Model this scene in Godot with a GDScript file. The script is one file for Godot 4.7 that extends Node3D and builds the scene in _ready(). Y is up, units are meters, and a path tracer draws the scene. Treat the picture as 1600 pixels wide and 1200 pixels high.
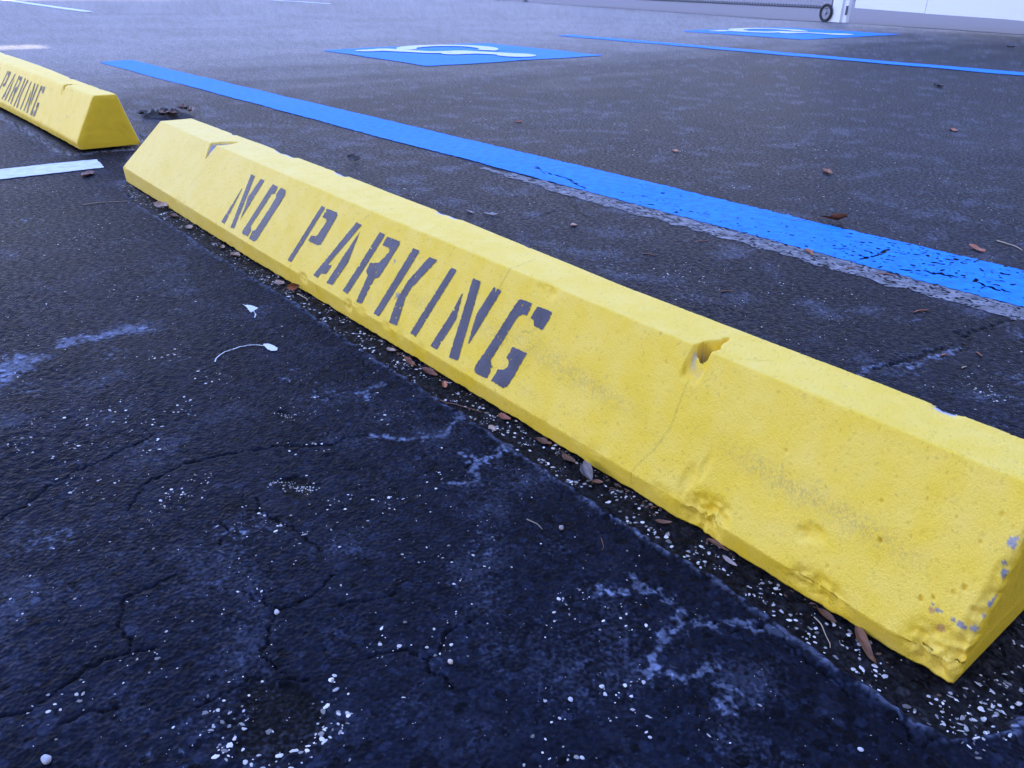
extends Node3D
# A yellow concrete wheel stop on a sealed car park, in the shade of a building.
# Units are metres; x runs along the wheel stop, z towards the viewer's stall.

const SEAL_EDGE := [
	[-0.0101, 0.1164, 0.1855, 0.1414, 0.3519, 0.1380, 0.5132, 0.1328, 0.6181, 0.1347, 0.6927, 0.1307, 0.7894, 0.1302, 0.8711, 0.1282, 0.9379, 0.1246, 1.0141, 0.1285, 1.0889, 0.1278, 1.1539, 0.1281, 1.2052, 0.1278, 1.2377, 0.1264, 1.2761, 0.1281, 1.2996, 0.1270, 1.3279, 0.1257, 1.3697, 0.1270, 1.4147, 0.1266, 1.4470, 0.1271, 1.4881, 0.1281, 1.5150, 0.1271, 1.5470, 0.1303, 1.5695, 0.1270, 1.6122, 0.1257, 1.6459, 0.1242, 1.6699, 0.1241, 1.7017, 0.1269, 1.7290, 0.1262, 1.7573, 0.1298, 1.7799, 0.1270, 1.8047, 0.1303, 1.8221, 0.1329, 1.8418, 0.1312, 1.8575, 0.1225, 1.8642, 0.1043, 1.8697, 0.0898, 1.8763, 0.0875],
]
const CRACKS := [
	[1.2372, 0.5464, 1.2310, 0.5258, 1.2107, 0.5040, 1.1989, 0.4800, 1.1942, 0.4536, 1.1848, 0.4337, 1.1744, 0.3970],
	[1.2623, 0.4409, 1.2479, 0.3989, 1.2501, 0.3815, 1.2538, 0.3579, 1.2649, 0.3300, 1.2724, 0.3066, 1.2921, 0.2852, 1.3001, 0.2648, 1.2988, 0.2462, 1.3094, 0.2263],
	[1.2924, 0.4576, 1.2658, 0.4364],
	[1.3588, 0.4019, 1.3747, 0.3986, 1.3887, 0.4121],
	[1.3422, 0.3625, 1.3675, 0.3685, 1.3836, 0.3627, 1.4019, 0.3537, 1.4173, 0.3551, 1.4315, 0.3505, 1.4475, 0.3500],
	[1.4513, 0.4185, 1.4672, 0.4151, 1.4810, 0.4085, 1.4879, 0.4051, 1.4910, 0.3903, 1.4889, 0.3762, 1.4817, 0.3646, 1.4768, 0.3566],
	[1.4879, 0.4051, 1.4943, 0.4129, 1.5097, 0.4235, 1.5189, 0.4312, 1.5244, 0.4336, 1.5330, 0.4300, 1.5427, 0.4302, 1.5554, 0.4256, 1.5619, 0.4172],
	[1.5104, 0.3688, 1.5112, 0.3612, 1.5173, 0.3511, 1.5250, 0.3391, 1.5249, 0.3279],
	[1.5672, 0.3818, 1.5727, 0.3674, 1.5798, 0.3537, 1.5877, 0.3483, 1.5961, 0.3470, 1.6050, 0.3493, 1.6136, 0.3473, 1.6212, 0.3464, 1.6276, 0.3467],
	[1.5961, 0.3470, 1.5959, 0.3379, 1.5908, 0.3301, 1.5827, 0.3207, 1.5822, 0.3091, 1.5852, 0.2970],
	[1.4690, 0.5830, 1.4770, 0.5665, 1.4745, 0.5617, 1.4718, 0.5545, 1.4689, 0.5483, 1.4638, 0.5375, 1.4611, 0.5250, 1.4606, 0.5147, 1.4656, 0.5036, 1.4718, 0.4863],
	[1.4651, 0.5043, 1.4560, 0.5017, 1.4284, 0.5019, 1.4051, 0.4889, 1.4054, 0.4656, 1.4033, 0.4505],
	[1.4987, 0.5546, 1.4994, 0.5382, 1.5092, 0.5217],
	[1.5393, 0.4835, 1.5382, 0.4686, 1.5370, 0.4575, 1.5371, 0.4444],
	[1.6439, 0.1725, 1.6580, 0.1739, 1.6744, 0.1748, 1.6843, 0.1759, 1.6942, 0.1664, 1.7025, 0.1548, 1.7172, 0.1443, 1.7248, 0.1397],
	[1.7374, 0.1386, 1.7591, 0.1444, 1.7777, 0.1432, 1.7861, 0.1455, 1.7969, 0.1444],
	[1.8203, 0.1391, 1.8337, 0.1490, 1.8408, 0.1473, 1.8437, 0.1326],
	[1.5453, -0.3310, 1.5529, -0.3703, 1.5601, -0.4041, 1.5610, -0.4271, 1.5666, -0.4667],
	[1.5840, -0.4732, 1.5808, -0.5019, 1.5683, -0.5264, 1.5497, -0.5302],
	[1.5683, -0.5264, 1.5657, -0.5513, 1.5711, -0.5876, 1.5812, -0.6349, 1.5873, -0.6623],
	[0.6979, -0.6100, 0.7612, -0.5607, 0.8057, -0.5370, 0.8515, -0.5197],
	[0.7774, -0.4188, 0.7748, -0.4705, 0.7684, -0.5276],
	[1.4072, 0.1841, 1.4193, 0.1867, 1.4139, 0.1736],
	[1.5465, 0.1233, 1.5599, 0.1289, 1.5734, 0.1191],
]
const BLUE_CRACKS := [
	[1.2922, -0.6561, 1.3087, -0.7176, 1.3108, -0.7553, 1.3111, -0.7977, 1.2986, -0.8434],
	[1.3982, -0.7438, 1.4199, -0.7466, 1.4462, -0.7561],
	[0.4161, -0.7518, 0.4692, -0.7251, 0.5528, -0.7228, 0.6674, -0.6864],
	[1.4720, -0.7654, 1.4977, -0.7509, 1.5343, -0.7529],
]
const PALE := [
	[1.3094, 0.2263, 1.3457, 0.1957, 1.3511, 0.1681, 1.3431, 0.1464, 1.3382, 0.1305],
	[1.3382, 0.1305, 1.3232, 0.1154, 1.3279, 0.1257],
	[1.3950, 0.1754, 1.4167, 0.1719, 1.4171, 0.1526, 1.4147, 0.1266],
	[1.4148, 0.1743, 1.4376, 0.1896, 1.4410, 0.1973, 1.4326, 0.2166],
	[1.6232, 0.1754, 1.6409, 0.1764, 1.6580, 0.1739, 1.6744, 0.1748, 1.6843, 0.1759, 1.6942, 0.1664, 1.7025, 0.1548, 1.7172, 0.1443, 1.7342, 0.1378],
	[1.6801, 0.1781, 1.6820, 0.1943, 1.6866, 0.2131, 1.6942, 0.2268, 1.6994, 0.2338, 1.7004, 0.2413],
	[1.6980, 0.2311, 1.7074, 0.2236, 1.7199, 0.2122, 1.7227, 0.1952],
	[1.7352, 0.2058, 1.7447, 0.2148, 1.7518, 0.2181],
	[1.6192, 0.2099, 1.6333, 0.1896],
	[0.9505, 0.5011, 0.9296, 0.4880, 0.9122, 0.4683, 0.9063, 0.4465],
	[0.9134, 0.4953, 0.8877, 0.4708],
	[0.8875, 0.4248, 0.8677, 0.4020, 0.8808, 0.3746, 0.8744, 0.3415, 0.8911, 0.3302],
	[1.2274, 0.1915, 1.2135, 0.1713, 1.2154, 0.1556],
	[1.8543, 0.0758, 1.8638, 0.0799, 1.8705, 0.0872],
	[1.5716, -0.3653, 1.5727, -0.4114, 1.5766, -0.4540, 1.5819, -0.4867],
	[1.5426, -0.2851, 1.5435, -0.3343, 1.5608, -0.3867],
]
const LETTERS := [
	["N", [[0.5911, 0.655, 0.5747, 0.064, 0.5891, 0.062], [0.5977, 0.825, 0.6131, 0.823, 0.6289, 0.073, 0.6157, 0.066], [0.6383, 0.824, 0.6528, 0.824, 0.6351, 0.216, 0.6303, 0.407, 0.6243, 0.532]]],
	["O", [[0.6841, 0.778, 0.6879, 0.823, 0.7079, 0.823, 0.7075, 0.726, 0.6989, 0.707, 0.6795, 0.210, 0.6877, 0.174, 0.6857, 0.079, 0.6644, 0.071, 0.6613, 0.106], [0.7189, 0.827, 0.7368, 0.825, 0.7420, 0.763, 0.7196, 0.097, 0.7133, 0.064, 0.6941, 0.065, 0.6930, 0.175, 0.7020, 0.198, 0.7181, 0.693, 0.7128, 0.721]]],
	["P", [[0.8589, 0.829, 0.8705, 0.830, 0.8443, 0.079, 0.8324, 0.073], [0.8764, 0.827, 0.9057, 0.834, 0.9111, 0.803, 0.9009, 0.431, 0.8938, 0.400, 0.8638, 0.392, 0.8668, 0.471, 0.8806, 0.482, 0.8901, 0.688, 0.8861, 0.714, 0.8743, 0.717]]],
	["A", [[0.9646, 0.823, 0.9787, 0.817, 0.9394, 0.265, 0.9489, 0.277, 0.9444, 0.161, 0.9318, 0.137, 0.9268, 0.070, 0.9146, 0.080], [0.9814, 0.753, 0.9836, 0.385, 0.9698, 0.084, 0.9539, 0.077, 0.9689, 0.465]]],
	["R", [[1.0268, 0.829, 1.0405, 0.827, 1.0126, 0.087, 0.9991, 0.090], [1.0463, 0.817, 1.0771, 0.826, 1.0788, 0.786, 1.0641, 0.405, 1.0555, 0.367, 1.0503, 0.068, 1.0375, 0.062, 1.0392, 0.365, 1.0316, 0.401, 1.0332, 0.495, 1.0520, 0.537, 1.0643, 0.687, 1.0599, 0.722, 1.0437, 0.715]]],
	["K", [[1.1097, 0.821, 1.1244, 0.821, 1.0965, 0.053, 1.0831, 0.047], [1.1472, 0.805, 1.1642, 0.809, 1.1365, 0.456, 1.1332, 0.347, 1.1387, 0.063, 1.1210, 0.049, 1.1185, 0.302, 1.1249, 0.504]]],
	["I", [[1.1943, 0.799, 1.2056, 0.800, 1.1813, 0.065, 1.1688, 0.066]]],
	["N", [[1.2310, 0.646, 1.2378, 0.385, 1.2270, 0.062, 1.2137, 0.057, 1.2257, 0.416], [1.2381, 0.795, 1.2529, 0.793, 1.2680, 0.069, 1.2521, 0.059], [1.2773, 0.796, 1.2907, 0.796, 1.2737, 0.233, 1.2703, 0.359, 1.2672, 0.517]]],
	["G", [[1.3236, 0.799, 1.3426, 0.805, 1.3414, 0.695, 1.3336, 0.682, 1.3297, 0.651, 1.3170, 0.224, 1.3195, 0.192, 1.3241, 0.181, 1.3220, 0.064, 1.3034, 0.055, 1.2984, 0.080, 1.2982, 0.119, 1.3067, 0.340, 1.3201, 0.774], [1.3507, 0.802, 1.3714, 0.807, 1.3743, 0.791, 1.3705, 0.641, 1.3568, 0.642, 1.3542, 0.676, 1.3482, 0.694], [1.3401, 0.412, 1.3627, 0.417, 1.3567, 0.151, 1.3549, 0.094, 1.3507, 0.066, 1.3298, 0.068, 1.3324, 0.182, 1.3417, 0.205, 1.3446, 0.238, 1.3438, 0.283, 1.3377, 0.303]]],
]

const FOOT := Vector2(1.9368, 0.5539)
# wheel stop cross-section, tabled along its length
const SX := [0.0, 0.36, 0.72, 1.05, 1.37, 1.6, 1.83]
const LIP_Y := [0.036, 0.033, 0.029, 0.024, 0.021, 0.021, 0.021]
const LIP_Z := [0.104, 0.103, 0.101, 0.094, 0.091, 0.090, 0.093]
const BOT_Z := [0.1020, 0.1005, 0.0985, 0.0925, 0.0885, 0.0870, 0.0860]
const TOP_F := [0.023, 0.027, 0.030, 0.031, 0.030, 0.030, 0.029]
const TOP_B := [-0.044, -0.045, -0.046, -0.042, -0.030, -0.029, -0.029]
const STOP_H := 0.134
const STOP_L := 1.83
const CLUSTERS := [1.092, 0.409, 1.145, 0.410, 1.148, 0.472, 1.304, 0.412, 1.109, 0.439, 1.362, 0.383, 1.406, 0.356, 1.565, 0.353, 1.587, 0.329, 1.426, 0.271, 1.615, 0.232, 1.646, 0.209, 1.705, 0.265, 1.705, 0.326, 1.847, 0.068, 1.842, 0.099, 1.121, 0.506, 1.287, 0.418, 1.138, 0.356, 1.200, 0.405, 1.287, 0.186, 1.214, 0.258, 1.079, 0.306, 0.995, 0.330, 1.396, 0.309, -0.161, -1.429, 0.207, -1.387, 0.696, -1.540, 1.089, -1.469, 1.647, -0.381, 1.565, -0.261, 1.663, -0.376, 1.160, -0.400, 1.430, -0.446, 1.294, 0.283, 1.088, 0.488, 1.289, 0.389, 1.223, 0.483, 1.487, 0.550, 1.478, 0.492]

const POCKETS := [1.578, 0.446, 0.032, 0.028, 1.3445, 0.3267, 0.020, 0.011, 1.214, 0.279, 0.013, 0.006]
const MX0 := -0.4
const MZ0 := -1.0
const MC := 0.0015
const MW := 1640
const MH := 1240
var crack_map := PackedFloat32Array()
var pale_map := PackedFloat32Array()
var rng := RandomNumberGenerator.new()
var edge_tab := PackedFloat32Array()
var taken := {}
var n_low: FastNoiseLite
var n_mid: FastNoiseLite
var n_bump: FastNoiseLite
var n_fine: FastNoiseLite
var n_grit: FastNoiseLite
var n_stone: FastNoiseLite
var n_wide: FastNoiseLite
var M := {}


func noise(freq: float, octaves := 1, seed_ := 1) -> FastNoiseLite:
	var n := FastNoiseLite.new()
	n.noise_type = FastNoiseLite.TYPE_SIMPLEX_SMOOTH
	n.frequency = freq
	n.seed = seed_
	n.fractal_type = FastNoiseLite.FRACTAL_FBM if octaves > 1 else FastNoiseLite.FRACTAL_NONE
	n.fractal_octaves = octaves
	return n


func tab(t: Array, x: float) -> float:
	if x <= SX[0]:
		return t[0]
	for i in 6:
		if x < SX[i + 1]:
			return lerpf(t[i], t[i + 1], (x - SX[i]) / (SX[i + 1] - SX[i]))
	return t[6]


func numbered(called: String) -> String:
	var k: int = taken.get(called, 0)
	taken[called] = k + 1
	return called if k == 0 else "%s_%03d" % [called, k]


func tag(o: Node, label: String, category := "", group := "", kind := "") -> void:
	if label: o.set_meta("label", label)
	if category: o.set_meta("category", category)
	if group: o.set_meta("group", group)
	if kind: o.set_meta("kind", kind)


func base(called: String, at: Vector3, label: String, category: String, group := "") -> Node3D:
	var o := Node3D.new()
	o.name = numbered(called)
	add_child(o)
	o.position = at
	tag(o, label, category, group)
	return o


func put(called: String, mesh: Mesh, mat: Material, parent: Node3D = null, at := Vector3.ZERO) -> MeshInstance3D:
	var o := MeshInstance3D.new()
	o.mesh = mesh
	o.material_override = mat
	if parent == null:
		o.name = numbered(called)
		add_child(o)
	else:
		o.name = called
		parent.add_child(o, true)
	o.position = at
	return o


func lin(r: float, g: float, b: float) -> Color:
	return Color(r, g, b).linear_to_srgb()


func paint(c: Color, rough: float, spec := 0.5) -> StandardMaterial3D:
	var m := StandardMaterial3D.new()
	m.albedo_color = c
	m.roughness = rough
	m.metallic_specular = spec
	return m


func noise_tex(n: FastNoiseLite, size: int, lo: float, hi: float, normal := false, bump := 4.0) -> NoiseTexture2D:
	var t := NoiseTexture2D.new()
	t.width = size
	t.height = size
	t.seamless = true
	t.noise = n
	if normal:
		t.as_normal_map = true
		t.bump_strength = bump
	else:
		var g := Gradient.new()
		g.set_color(0, Color(lo, lo, lo))
		g.set_color(1, Color(hi, hi, hi))
		t.color_ramp = g
	return t


# ---------------------------------------------------------------- ground relief

func rough_line(p: Array, step: float, amp: float) -> PackedVector2Array:
	var out := PackedVector2Array()
	for i in p.size() / 2 - 1:
		var a := Vector2(p[2 * i], p[2 * i + 1])
		var b := Vector2(p[2 * i + 2], p[2 * i + 3])
		var k := maxi(1, int(a.distance_to(b) / step))
		var side := (b - a).orthogonal().normalized()
		for j in k:
			var q := a.lerp(b, float(j) / k)
			out.append(q + side * n_mid.get_noise_2d(q.x * 4.0 + 7.0, q.y * 4.0) * amp)
	out.append(Vector2(p[p.size() - 2], p[p.size() - 1]))
	return out


func stamp(map: PackedFloat32Array, line: PackedVector2Array, radius: float, strength: float, soft: bool) -> void:
	for i in line.size() - 1:
		var a := line[i]
		var b := line[i + 1]
		var k := maxi(1, int(a.distance_to(b) / (MC * 0.7)))
		for j in k:
			var q := a.lerp(b, float(j) / k)
			var rr := radius * (1.0 + 0.8 * n_mid.get_noise_2d(q.x * 2.0, q.y * 2.0 + 31.0))
			var ext := int(ceil(rr * (2.2 if soft else 1.0) / MC)) + 1
			var cx := (q.x - MX0) / MC
			var cz := (q.y - MZ0) / MC
			for v in range(maxi(0, int(cz) - ext), mini(MH, int(cz) + ext + 2)):
				for u in range(maxi(0, int(cx) - ext), mini(MW, int(cx) + ext + 2)):
					var d := Vector2(u - cx, v - cz).length() * MC / rr
					var val := strength * (exp(-d * d) if soft else clampf(1.4 - d, 0.0, 1.0))
					var at := v * MW + u
					if val > map[at]:
						map[at] = val


func sample(map: PackedFloat32Array, x: float, z: float) -> float:
	var u := (x - MX0) / MC
	var v := (z - MZ0) / MC
	if u < 0.0 or v < 0.0 or u >= MW - 1.0 or v >= MH - 1.0:
		return 0.0
	var iu := int(u)
	var iv := int(v)
	u -= iu
	v -= iv
	var at := iv * MW + iu
	return lerpf(lerpf(map[at], map[at + 1], u), lerpf(map[at + MW], map[at + MW + 1], u), v)


# metres inside (+) the unsealed gutter left round each wheel stop
func gutter(x: float, z: float) -> float:
	if x > -0.06:
		if z > 0.2 or z < -0.2 or x > 1.95:
			return -1.0
		var k := clampf((x + 0.05) / 0.02, 0.0, edge_tab.size() - 1.001)
		var e := lerpf(edge_tab[int(k)], edge_tab[int(k) + 1], k - int(k))
		var d := minf(e - z, z + 0.115)
		d = minf(d, x + 0.01)
		d = minf(d, 1.868 - x - maxf(0.0, 0.35 * (z - 0.1)))
		return d + 0.004 * n_mid.get_noise_2d(x, z)
	if x < -0.385 and x > -2.4:
		var f := 0.152 - 0.03 * (x + 0.4)
		return minf(minf(f - z, z + 0.1), -0.385 - x) + 0.004 * n_mid.get_noise_2d(x, z)
	return -1.0


func ground_y(x: float, z: float) -> float:
	var r := FOOT.distance_to(Vector2(x, z))
	var att := clampf(1.25 / (r + 0.25) - 0.05, 0.0, 1.0)
	var h := 0.0025 * n_low.get_noise_2d(x, z)
	if att > 0.0:
		var g := gutter(x, z)
		var seal := smoothstep(0.003, -0.004, g)
		h += 0.0022 * seal + 0.0018 * exp(-pow((g + 0.005) / 0.006, 2.0)) * (0.6 + n_mid.get_noise_2d(x * 2.0, z * 2.0))
		var rough := lerpf(1.9, 1.0, seal)
		var soft := clampf(0.55 + 0.9 * n_mid.get_noise_2d(x * 0.22 + 5.0, z * 0.22), 0.15, 1.1)
		h += att * rough * (soft * (0.0004 * n_bump.get_noise_2d(x * 0.6, z * 0.6) - 0.0012 * pow(n_stone.get_noise_2d(x + 0.002 * n_bump.get_noise_2d(x, z), z) + 1.0, 2.0)) + 0.00013 * n_fine.get_noise_2d(x, z))
		for i in POCKETS.size() / 4:
			var dd := Vector2((x - POCKETS[4 * i]) / POCKETS[4 * i + 2], (z - POCKETS[4 * i + 1]) / POCKETS[4 * i + 3]).length()
			if dd < 1.9:
				h -= 0.0018 * smoothstep(1.1, 0.85, dd + 0.55 * n_mid.get_noise_2d(x * 1.1, z * 1.1))
		h -= att * 0.0022 * sample(crack_map, x, z)
	return h


func ground_colour(x: float, z: float) -> Color:
	var wide := n_wide.get_noise_2d(x, z)
	var mid := n_mid.get_noise_2d(x * 0.35, z * 0.35)
	var grit := n_grit.get_noise_2d(x, z)
	var k := 1.0 + 0.35 * wide + 0.28 * mid + 0.35 * grit
	var c := Color(0.0056, 0.0078, 0.0158) * k
	# sealer film bleached in patches a few centimetres across
	var film := clampf(0.10 + 1.1 * n_mid.get_noise_2d(x * 0.6 + 2.0, z * 0.6) + 0.9 * wide + 0.35 * grit, 0.0, 1.0)
	c = c.lerp(Color(0.023, 0.028, 0.048), film * 0.3)
	for i in POCKETS.size() / 4:
		var dd := Vector2((x - POCKETS[4 * i]) / POCKETS[4 * i + 2], (z - POCKETS[4 * i + 1]) / POCKETS[4 * i + 3]).length()
		if dd < 1.9:
			c = c.lerp(Color(0.005, 0.005, 0.006) * (1.0 + 0.5 * grit), smoothstep(1.1, 0.85, dd + 0.55 * n_mid.get_noise_2d(x * 1.1, z * 1.1)))
	# sealer scuffed thin over the stones
	var thin := smoothstep(0.2, 0.95, 0.9 * n_low.get_noise_2d(x * 3.5, z * 3.5) + 0.9 * n_mid.get_noise_2d(x * 0.3 + 1.0, z * 0.3) + 0.7 * grit + 0.35 * wide)
	c = c.lerp(Color(0.062, 0.073, 0.112), thin * (0.62 if z < 0.1 else 0.3))
	# the drive lane and the older end of the stalls: sealer worn through by tyres, streaked along the lane
	var lane := smoothstep(-0.6, -3.6, x + 0.9 * wide + 0.5 * n_low.get_noise_2d(x * 1.6, z * 0.35))
	if lane > 0.0:
		c = c.lerp(Color(0.215, 0.207, 0.215) * (1.0 + 0.22 * wide + 0.15 * mid + 0.12 * grit), lane * 0.9)
	var p := sample(pale_map, x, z)
	if p > 0.01:
		p = smoothstep(0.25, 0.8, p + 0.45 * n_bump.get_noise_2d(x * 0.8 + 3.0, z * 0.8) + 0.35 * grit) * 0.75
		c = c.lerp(Color(0.07, 0.086, 0.13) * (1.0 + p), p)
	var g := gutter(x, z)
	if g > -0.03:
		if g > 0.0:
			var inside := smoothstep(-0.002, 0.004, g)
			var dust := 0.008 + 0.014 * maxf(0.0, grit) + 0.012 * maxf(0.0, n_mid.get_noise_2d(x * 3.0, z * 3.0))
			if x < -0.3:
				dust += 0.12 * clampf(0.6 + 2.0 * grit + mid, 0.0, 1.2) * smoothstep(0.05, 0.015, g)
			elif x < 0.2:
				dust += 0.10 * maxf(0.0, 0.4 + grit) * smoothstep(0.22, 0.0, x)
			c = c.lerp(Color(dust * 0.9, dust * 0.93, dust * 1.1), inside)
		else:
			var rim := exp(-pow((g + 0.0035) / 0.0035, 2.0)) * smoothstep(0.1, 0.9, 0.55 + 0.7 * n_mid.get_noise_2d(x * 1.3, z * 1.3 + 9.0) + 0.5 * n_bump.get_noise_2d(x, z) + 0.4 * grit)
			c = c.lerp(Color(0.085, 0.105, 0.165), rim * 0.85)
	var cr := sample(crack_map, x, z)
	if cr > 0.0:
		c = c.lerp(Color(0.002, 0.002, 0.003), minf(1.0, cr * 1.2) * 0.9)
	c *= 2.1 # the grain texture averages just under a half
	c.a = 1.0
	return c


func make_ground() -> Mesh:
	var az := PackedFloat32Array()
	var mid := atan2(-0.6324, -0.7746)
	var a := -PI
	while a < PI - 0.001:
		az.append(mid + a)
		var off := absf(a)
		a += deg_to_rad(0.085) if off < deg_to_rad(49.0) else (deg_to_rad(0.4) if off < deg_to_rad(58.0) else deg_to_rad(6.0))
	az.append(mid + PI)
	var rad := PackedFloat32Array([0.0, 0.1, 0.18])
	var dep := deg_to_rad(61.0)
	while dep > deg_to_rad(1.9):
		rad.append(0.4168 / tan(dep))
		dep -= deg_to_rad(0.06) if dep > deg_to_rad(18.0) else (deg_to_rad(0.09) if dep > deg_to_rad(9.0) else deg_to_rad(0.12))
	for r in [14.0, 16.0, 19.0, 24.0, 32.0, 45.0, 70.0]:
		rad.append(r)
	var na := az.size()
	var nr := rad.size()
	var pos := PackedVector3Array()
	var col := PackedColorArray()
	var uv := PackedVector2Array()
	var nor := PackedVector3Array()
	pos.resize(na * nr)
	col.resize(na * nr)
	uv.resize(na * nr)
	nor.resize(na * nr)
	for j in na:
		var dx := cos(az[j])
		var dz := sin(az[j])
		for i in nr:
			var x := FOOT.x + dx * rad[i]
			var z := FOOT.y + dz * rad[i]
			var at := j * nr + i
			pos[at] = Vector3(x, ground_y(x, z), z)
			col[at] = ground_colour(x, z)
			uv[at] = Vector2(x, z)
	for j in na:
		var jm := maxi(0, j - 1)
		var jp := mini(na - 1, j + 1)
		for i in nr:
			var e1 := pos[j * nr + mini(nr - 1, i + 1)] - pos[j * nr + maxi(0, i - 1)]
			var e2 := pos[jp * nr + i] - pos[jm * nr + i]
			var n := e2.cross(e1)
			if n.y < 0.0:
				n = -n
			nor[j * nr + i] = Vector3.UP if n.length_squared() < 1e-16 else n.normalized()
	var idx := PackedInt32Array()
	idx.resize((na - 1) * (nr - 1) * 6)
	var q := 0
	for j in na - 1:
		for i in nr - 1:
			var p0 := j * nr + i
			idx[q] = p0
			idx[q + 1] = p0 + 1
			idx[q + 2] = p0 + nr
			idx[q + 3] = p0 + nr
			idx[q + 4] = p0 + 1
			idx[q + 5] = p0 + nr + 1
			q += 6
	print("ground vertices ", na * nr)
	return arr_mesh(pos, nor, idx, col, uv)


func arr_mesh(pos: PackedVector3Array, nor: PackedVector3Array, idx: PackedInt32Array, col := PackedColorArray(), uv := PackedVector2Array()) -> ArrayMesh:
	var arr := []
	arr.resize(Mesh.ARRAY_MAX)
	arr[Mesh.ARRAY_VERTEX] = pos
	arr[Mesh.ARRAY_NORMAL] = nor
	arr[Mesh.ARRAY_INDEX] = idx
	if col.size(): arr[Mesh.ARRAY_COLOR] = col
	if uv.size(): arr[Mesh.ARRAY_TEX_UV] = uv
	var m := ArrayMesh.new()
	m.add_surface_from_arrays(Mesh.PRIMITIVE_TRIANGLES, arr)
	return m


# A sheet of paint: a grid cut along the zero line of val (positive is covered).
func sheet(nu: int, nv: int, pos: PackedVector3Array, val: PackedFloat32Array, up: Vector3) -> ArrayMesh:
	var st := SurfaceTool.new()
	st.begin(Mesh.PRIMITIVE_TRIANGLES)
	st.set_smooth_group(0)
	var got := false
	for j in nv - 1:
		for i in nu - 1:
			var c := [j * nu + i, j * nu + i + 1, (j + 1) * nu + i + 1, (j + 1) * nu + i]
			if val[c[0]] <= 0.0 and val[c[1]] <= 0.0 and val[c[2]] <= 0.0 and val[c[3]] <= 0.0:
				continue
			var poly: Array[Vector3] = []
			for k in 4:
				var a: int = c[k]
				var b: int = c[(k + 1) % 4]
				if val[a] > 0.0:
					poly.append(pos[a])
				if (val[a] > 0.0) != (val[b] > 0.0):
					poly.append(pos[a].lerp(pos[b], val[a] / (val[a] - val[b])))
			if poly.size() < 3:
				continue
			var nrm := (poly[1] - poly[0]).cross(poly[2] - poly[0])
			var flip := nrm.dot(up) > 0.0
			for k in range(1, poly.size() - 1):
				if (poly[k] - poly[0]).cross(poly[k + 1] - poly[0]).length_squared() < 1e-18:
					continue
				got = true
				st.add_vertex(poly[0])
				st.add_vertex(poly[k + 1] if flip else poly[k])
				st.add_vertex(poly[k] if flip else poly[k + 1])
	if not got:
		return null
	st.index()
	st.generate_normals()
	return st.commit()


# A painted band on the asphalt; us are stations along x, cover(x, z) says how far inside the paint a point lies.
func ground_paint(xs: PackedFloat32Array, zs: Callable, nv: int, cover: Callable, lift: float) -> ArrayMesh:
	var pos := PackedVector3Array()
	var val := PackedFloat32Array()
	for j in nv:
		for x in xs:
			var z: float = zs.call(x, float(j) / (nv - 1))
			pos.append(Vector3(x, ground_y(x, z) + lift, z))
			val.append(cover.call(x, z))
	return sheet(xs.size(), nv, pos, val, Vector3.UP)


func stations(from: float, to: float, z: float, fine: float) -> PackedFloat32Array:
	var out := PackedFloat32Array()
	var x := from
	while x < to:
		out.append(x)
		x += fine * maxf(1.0, pow(FOOT.distance_to(Vector2(x, z)), 2.0) * 0.7)
	out.append(to)
	return out


func seg(p: Vector2, a: Vector2, b: Vector2) -> float:
	return p.distance_to(Geometry2D.get_closest_point_to_segment(p, a, b))


# ---------------------------------------------------------------- wheel stop

const DENTS := [ # x, s on the front face (0 lip edge, 1 top edge), half-length, half-height, depth, roughness
	[1.618, -0.02, 0.020, 0.020, 0.0055, 1.0],
	[1.632, 0.06, 0.012, 0.012, 0.003, 1.0],
	[1.594, 0.16, 0.006, 0.016, 0.0022, 0.4],
	[1.603, 0.28, 0.004, 0.014, 0.0015, 0.3],
	[1.709, 0.26, 0.010, 0.006, 0.002, 0.5],
	[1.702, 0.22, 0.006, 0.005, 0.002, 0.5],
	[1.341, 0.97, 0.016, 0.010, 0.002, 1.0],
	[1.729, -0.03, 0.024, 0.012, 0.0045, 1.0],
	[1.815, 0.0, 0.020, 0.020, 0.006, 1.0],
	[1.829, 0.2, 0.006, 0.030, 0.004, 1.0],
	[1.829, 0.5, 0.005, 0.020, 0.003, 0.8],
	[1.02, -0.02, 0.010, 0.008, 0.003, 1.0],
	[0.89, -0.02, 0.012, 0.007, 0.0025, 1.0],
	[1.18, -0.3, 0.02, 0.008, 0.003, 1.0]]
const PITS := [1.8135, 0.391, 1.7936, 0.232, 1.8233, 0.316, 1.7533, 0.405, 1.7741, 0.952, 1.7859, 0.89, 1.8127, 0.806, 1.8071, 0.794, 1.822, 0.774, 1.8093, 0.633, 1.7806, 0.268, 1.775, 0.329, 1.8092, 0.346, 1.5331, 0.849, 1.6061, 0.91, 1.8, 0.27, 1.805, 0.24, 1.768, 0.72, 1.742, 0.60, 1.79, 0.70, 1.70, 0.83, 1.66, 0.62, 1.80, 0.56, 1.77, 0.50, 1.73, 0.13]
const BARE := [1.8258, 0.69, 0.0042, 0.0042, 1.8250, 0.72, 0.003, 0.0025, 1.8263, 0.60, 0.0018, 0.003, 1.8304, 0.39, 0.003, 0.007, 1.8308, 0.30, 0.003, 0.004, 1.8208, 0.215, 0.004, 0.003, 1.817, 0.222, 0.003, 0.0015, 1.8275, 0.225, 0.003, 0.0035, 1.807, 0.225, 0.0035, 0.0013, 1.801, 0.24, 0.002, 0.0008, 1.829, 0.55, 0.002, 0.006, 1.068, 0.62, 0.003, 0.003, 1.109, 0.32, 0.005, 0.006]
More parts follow.
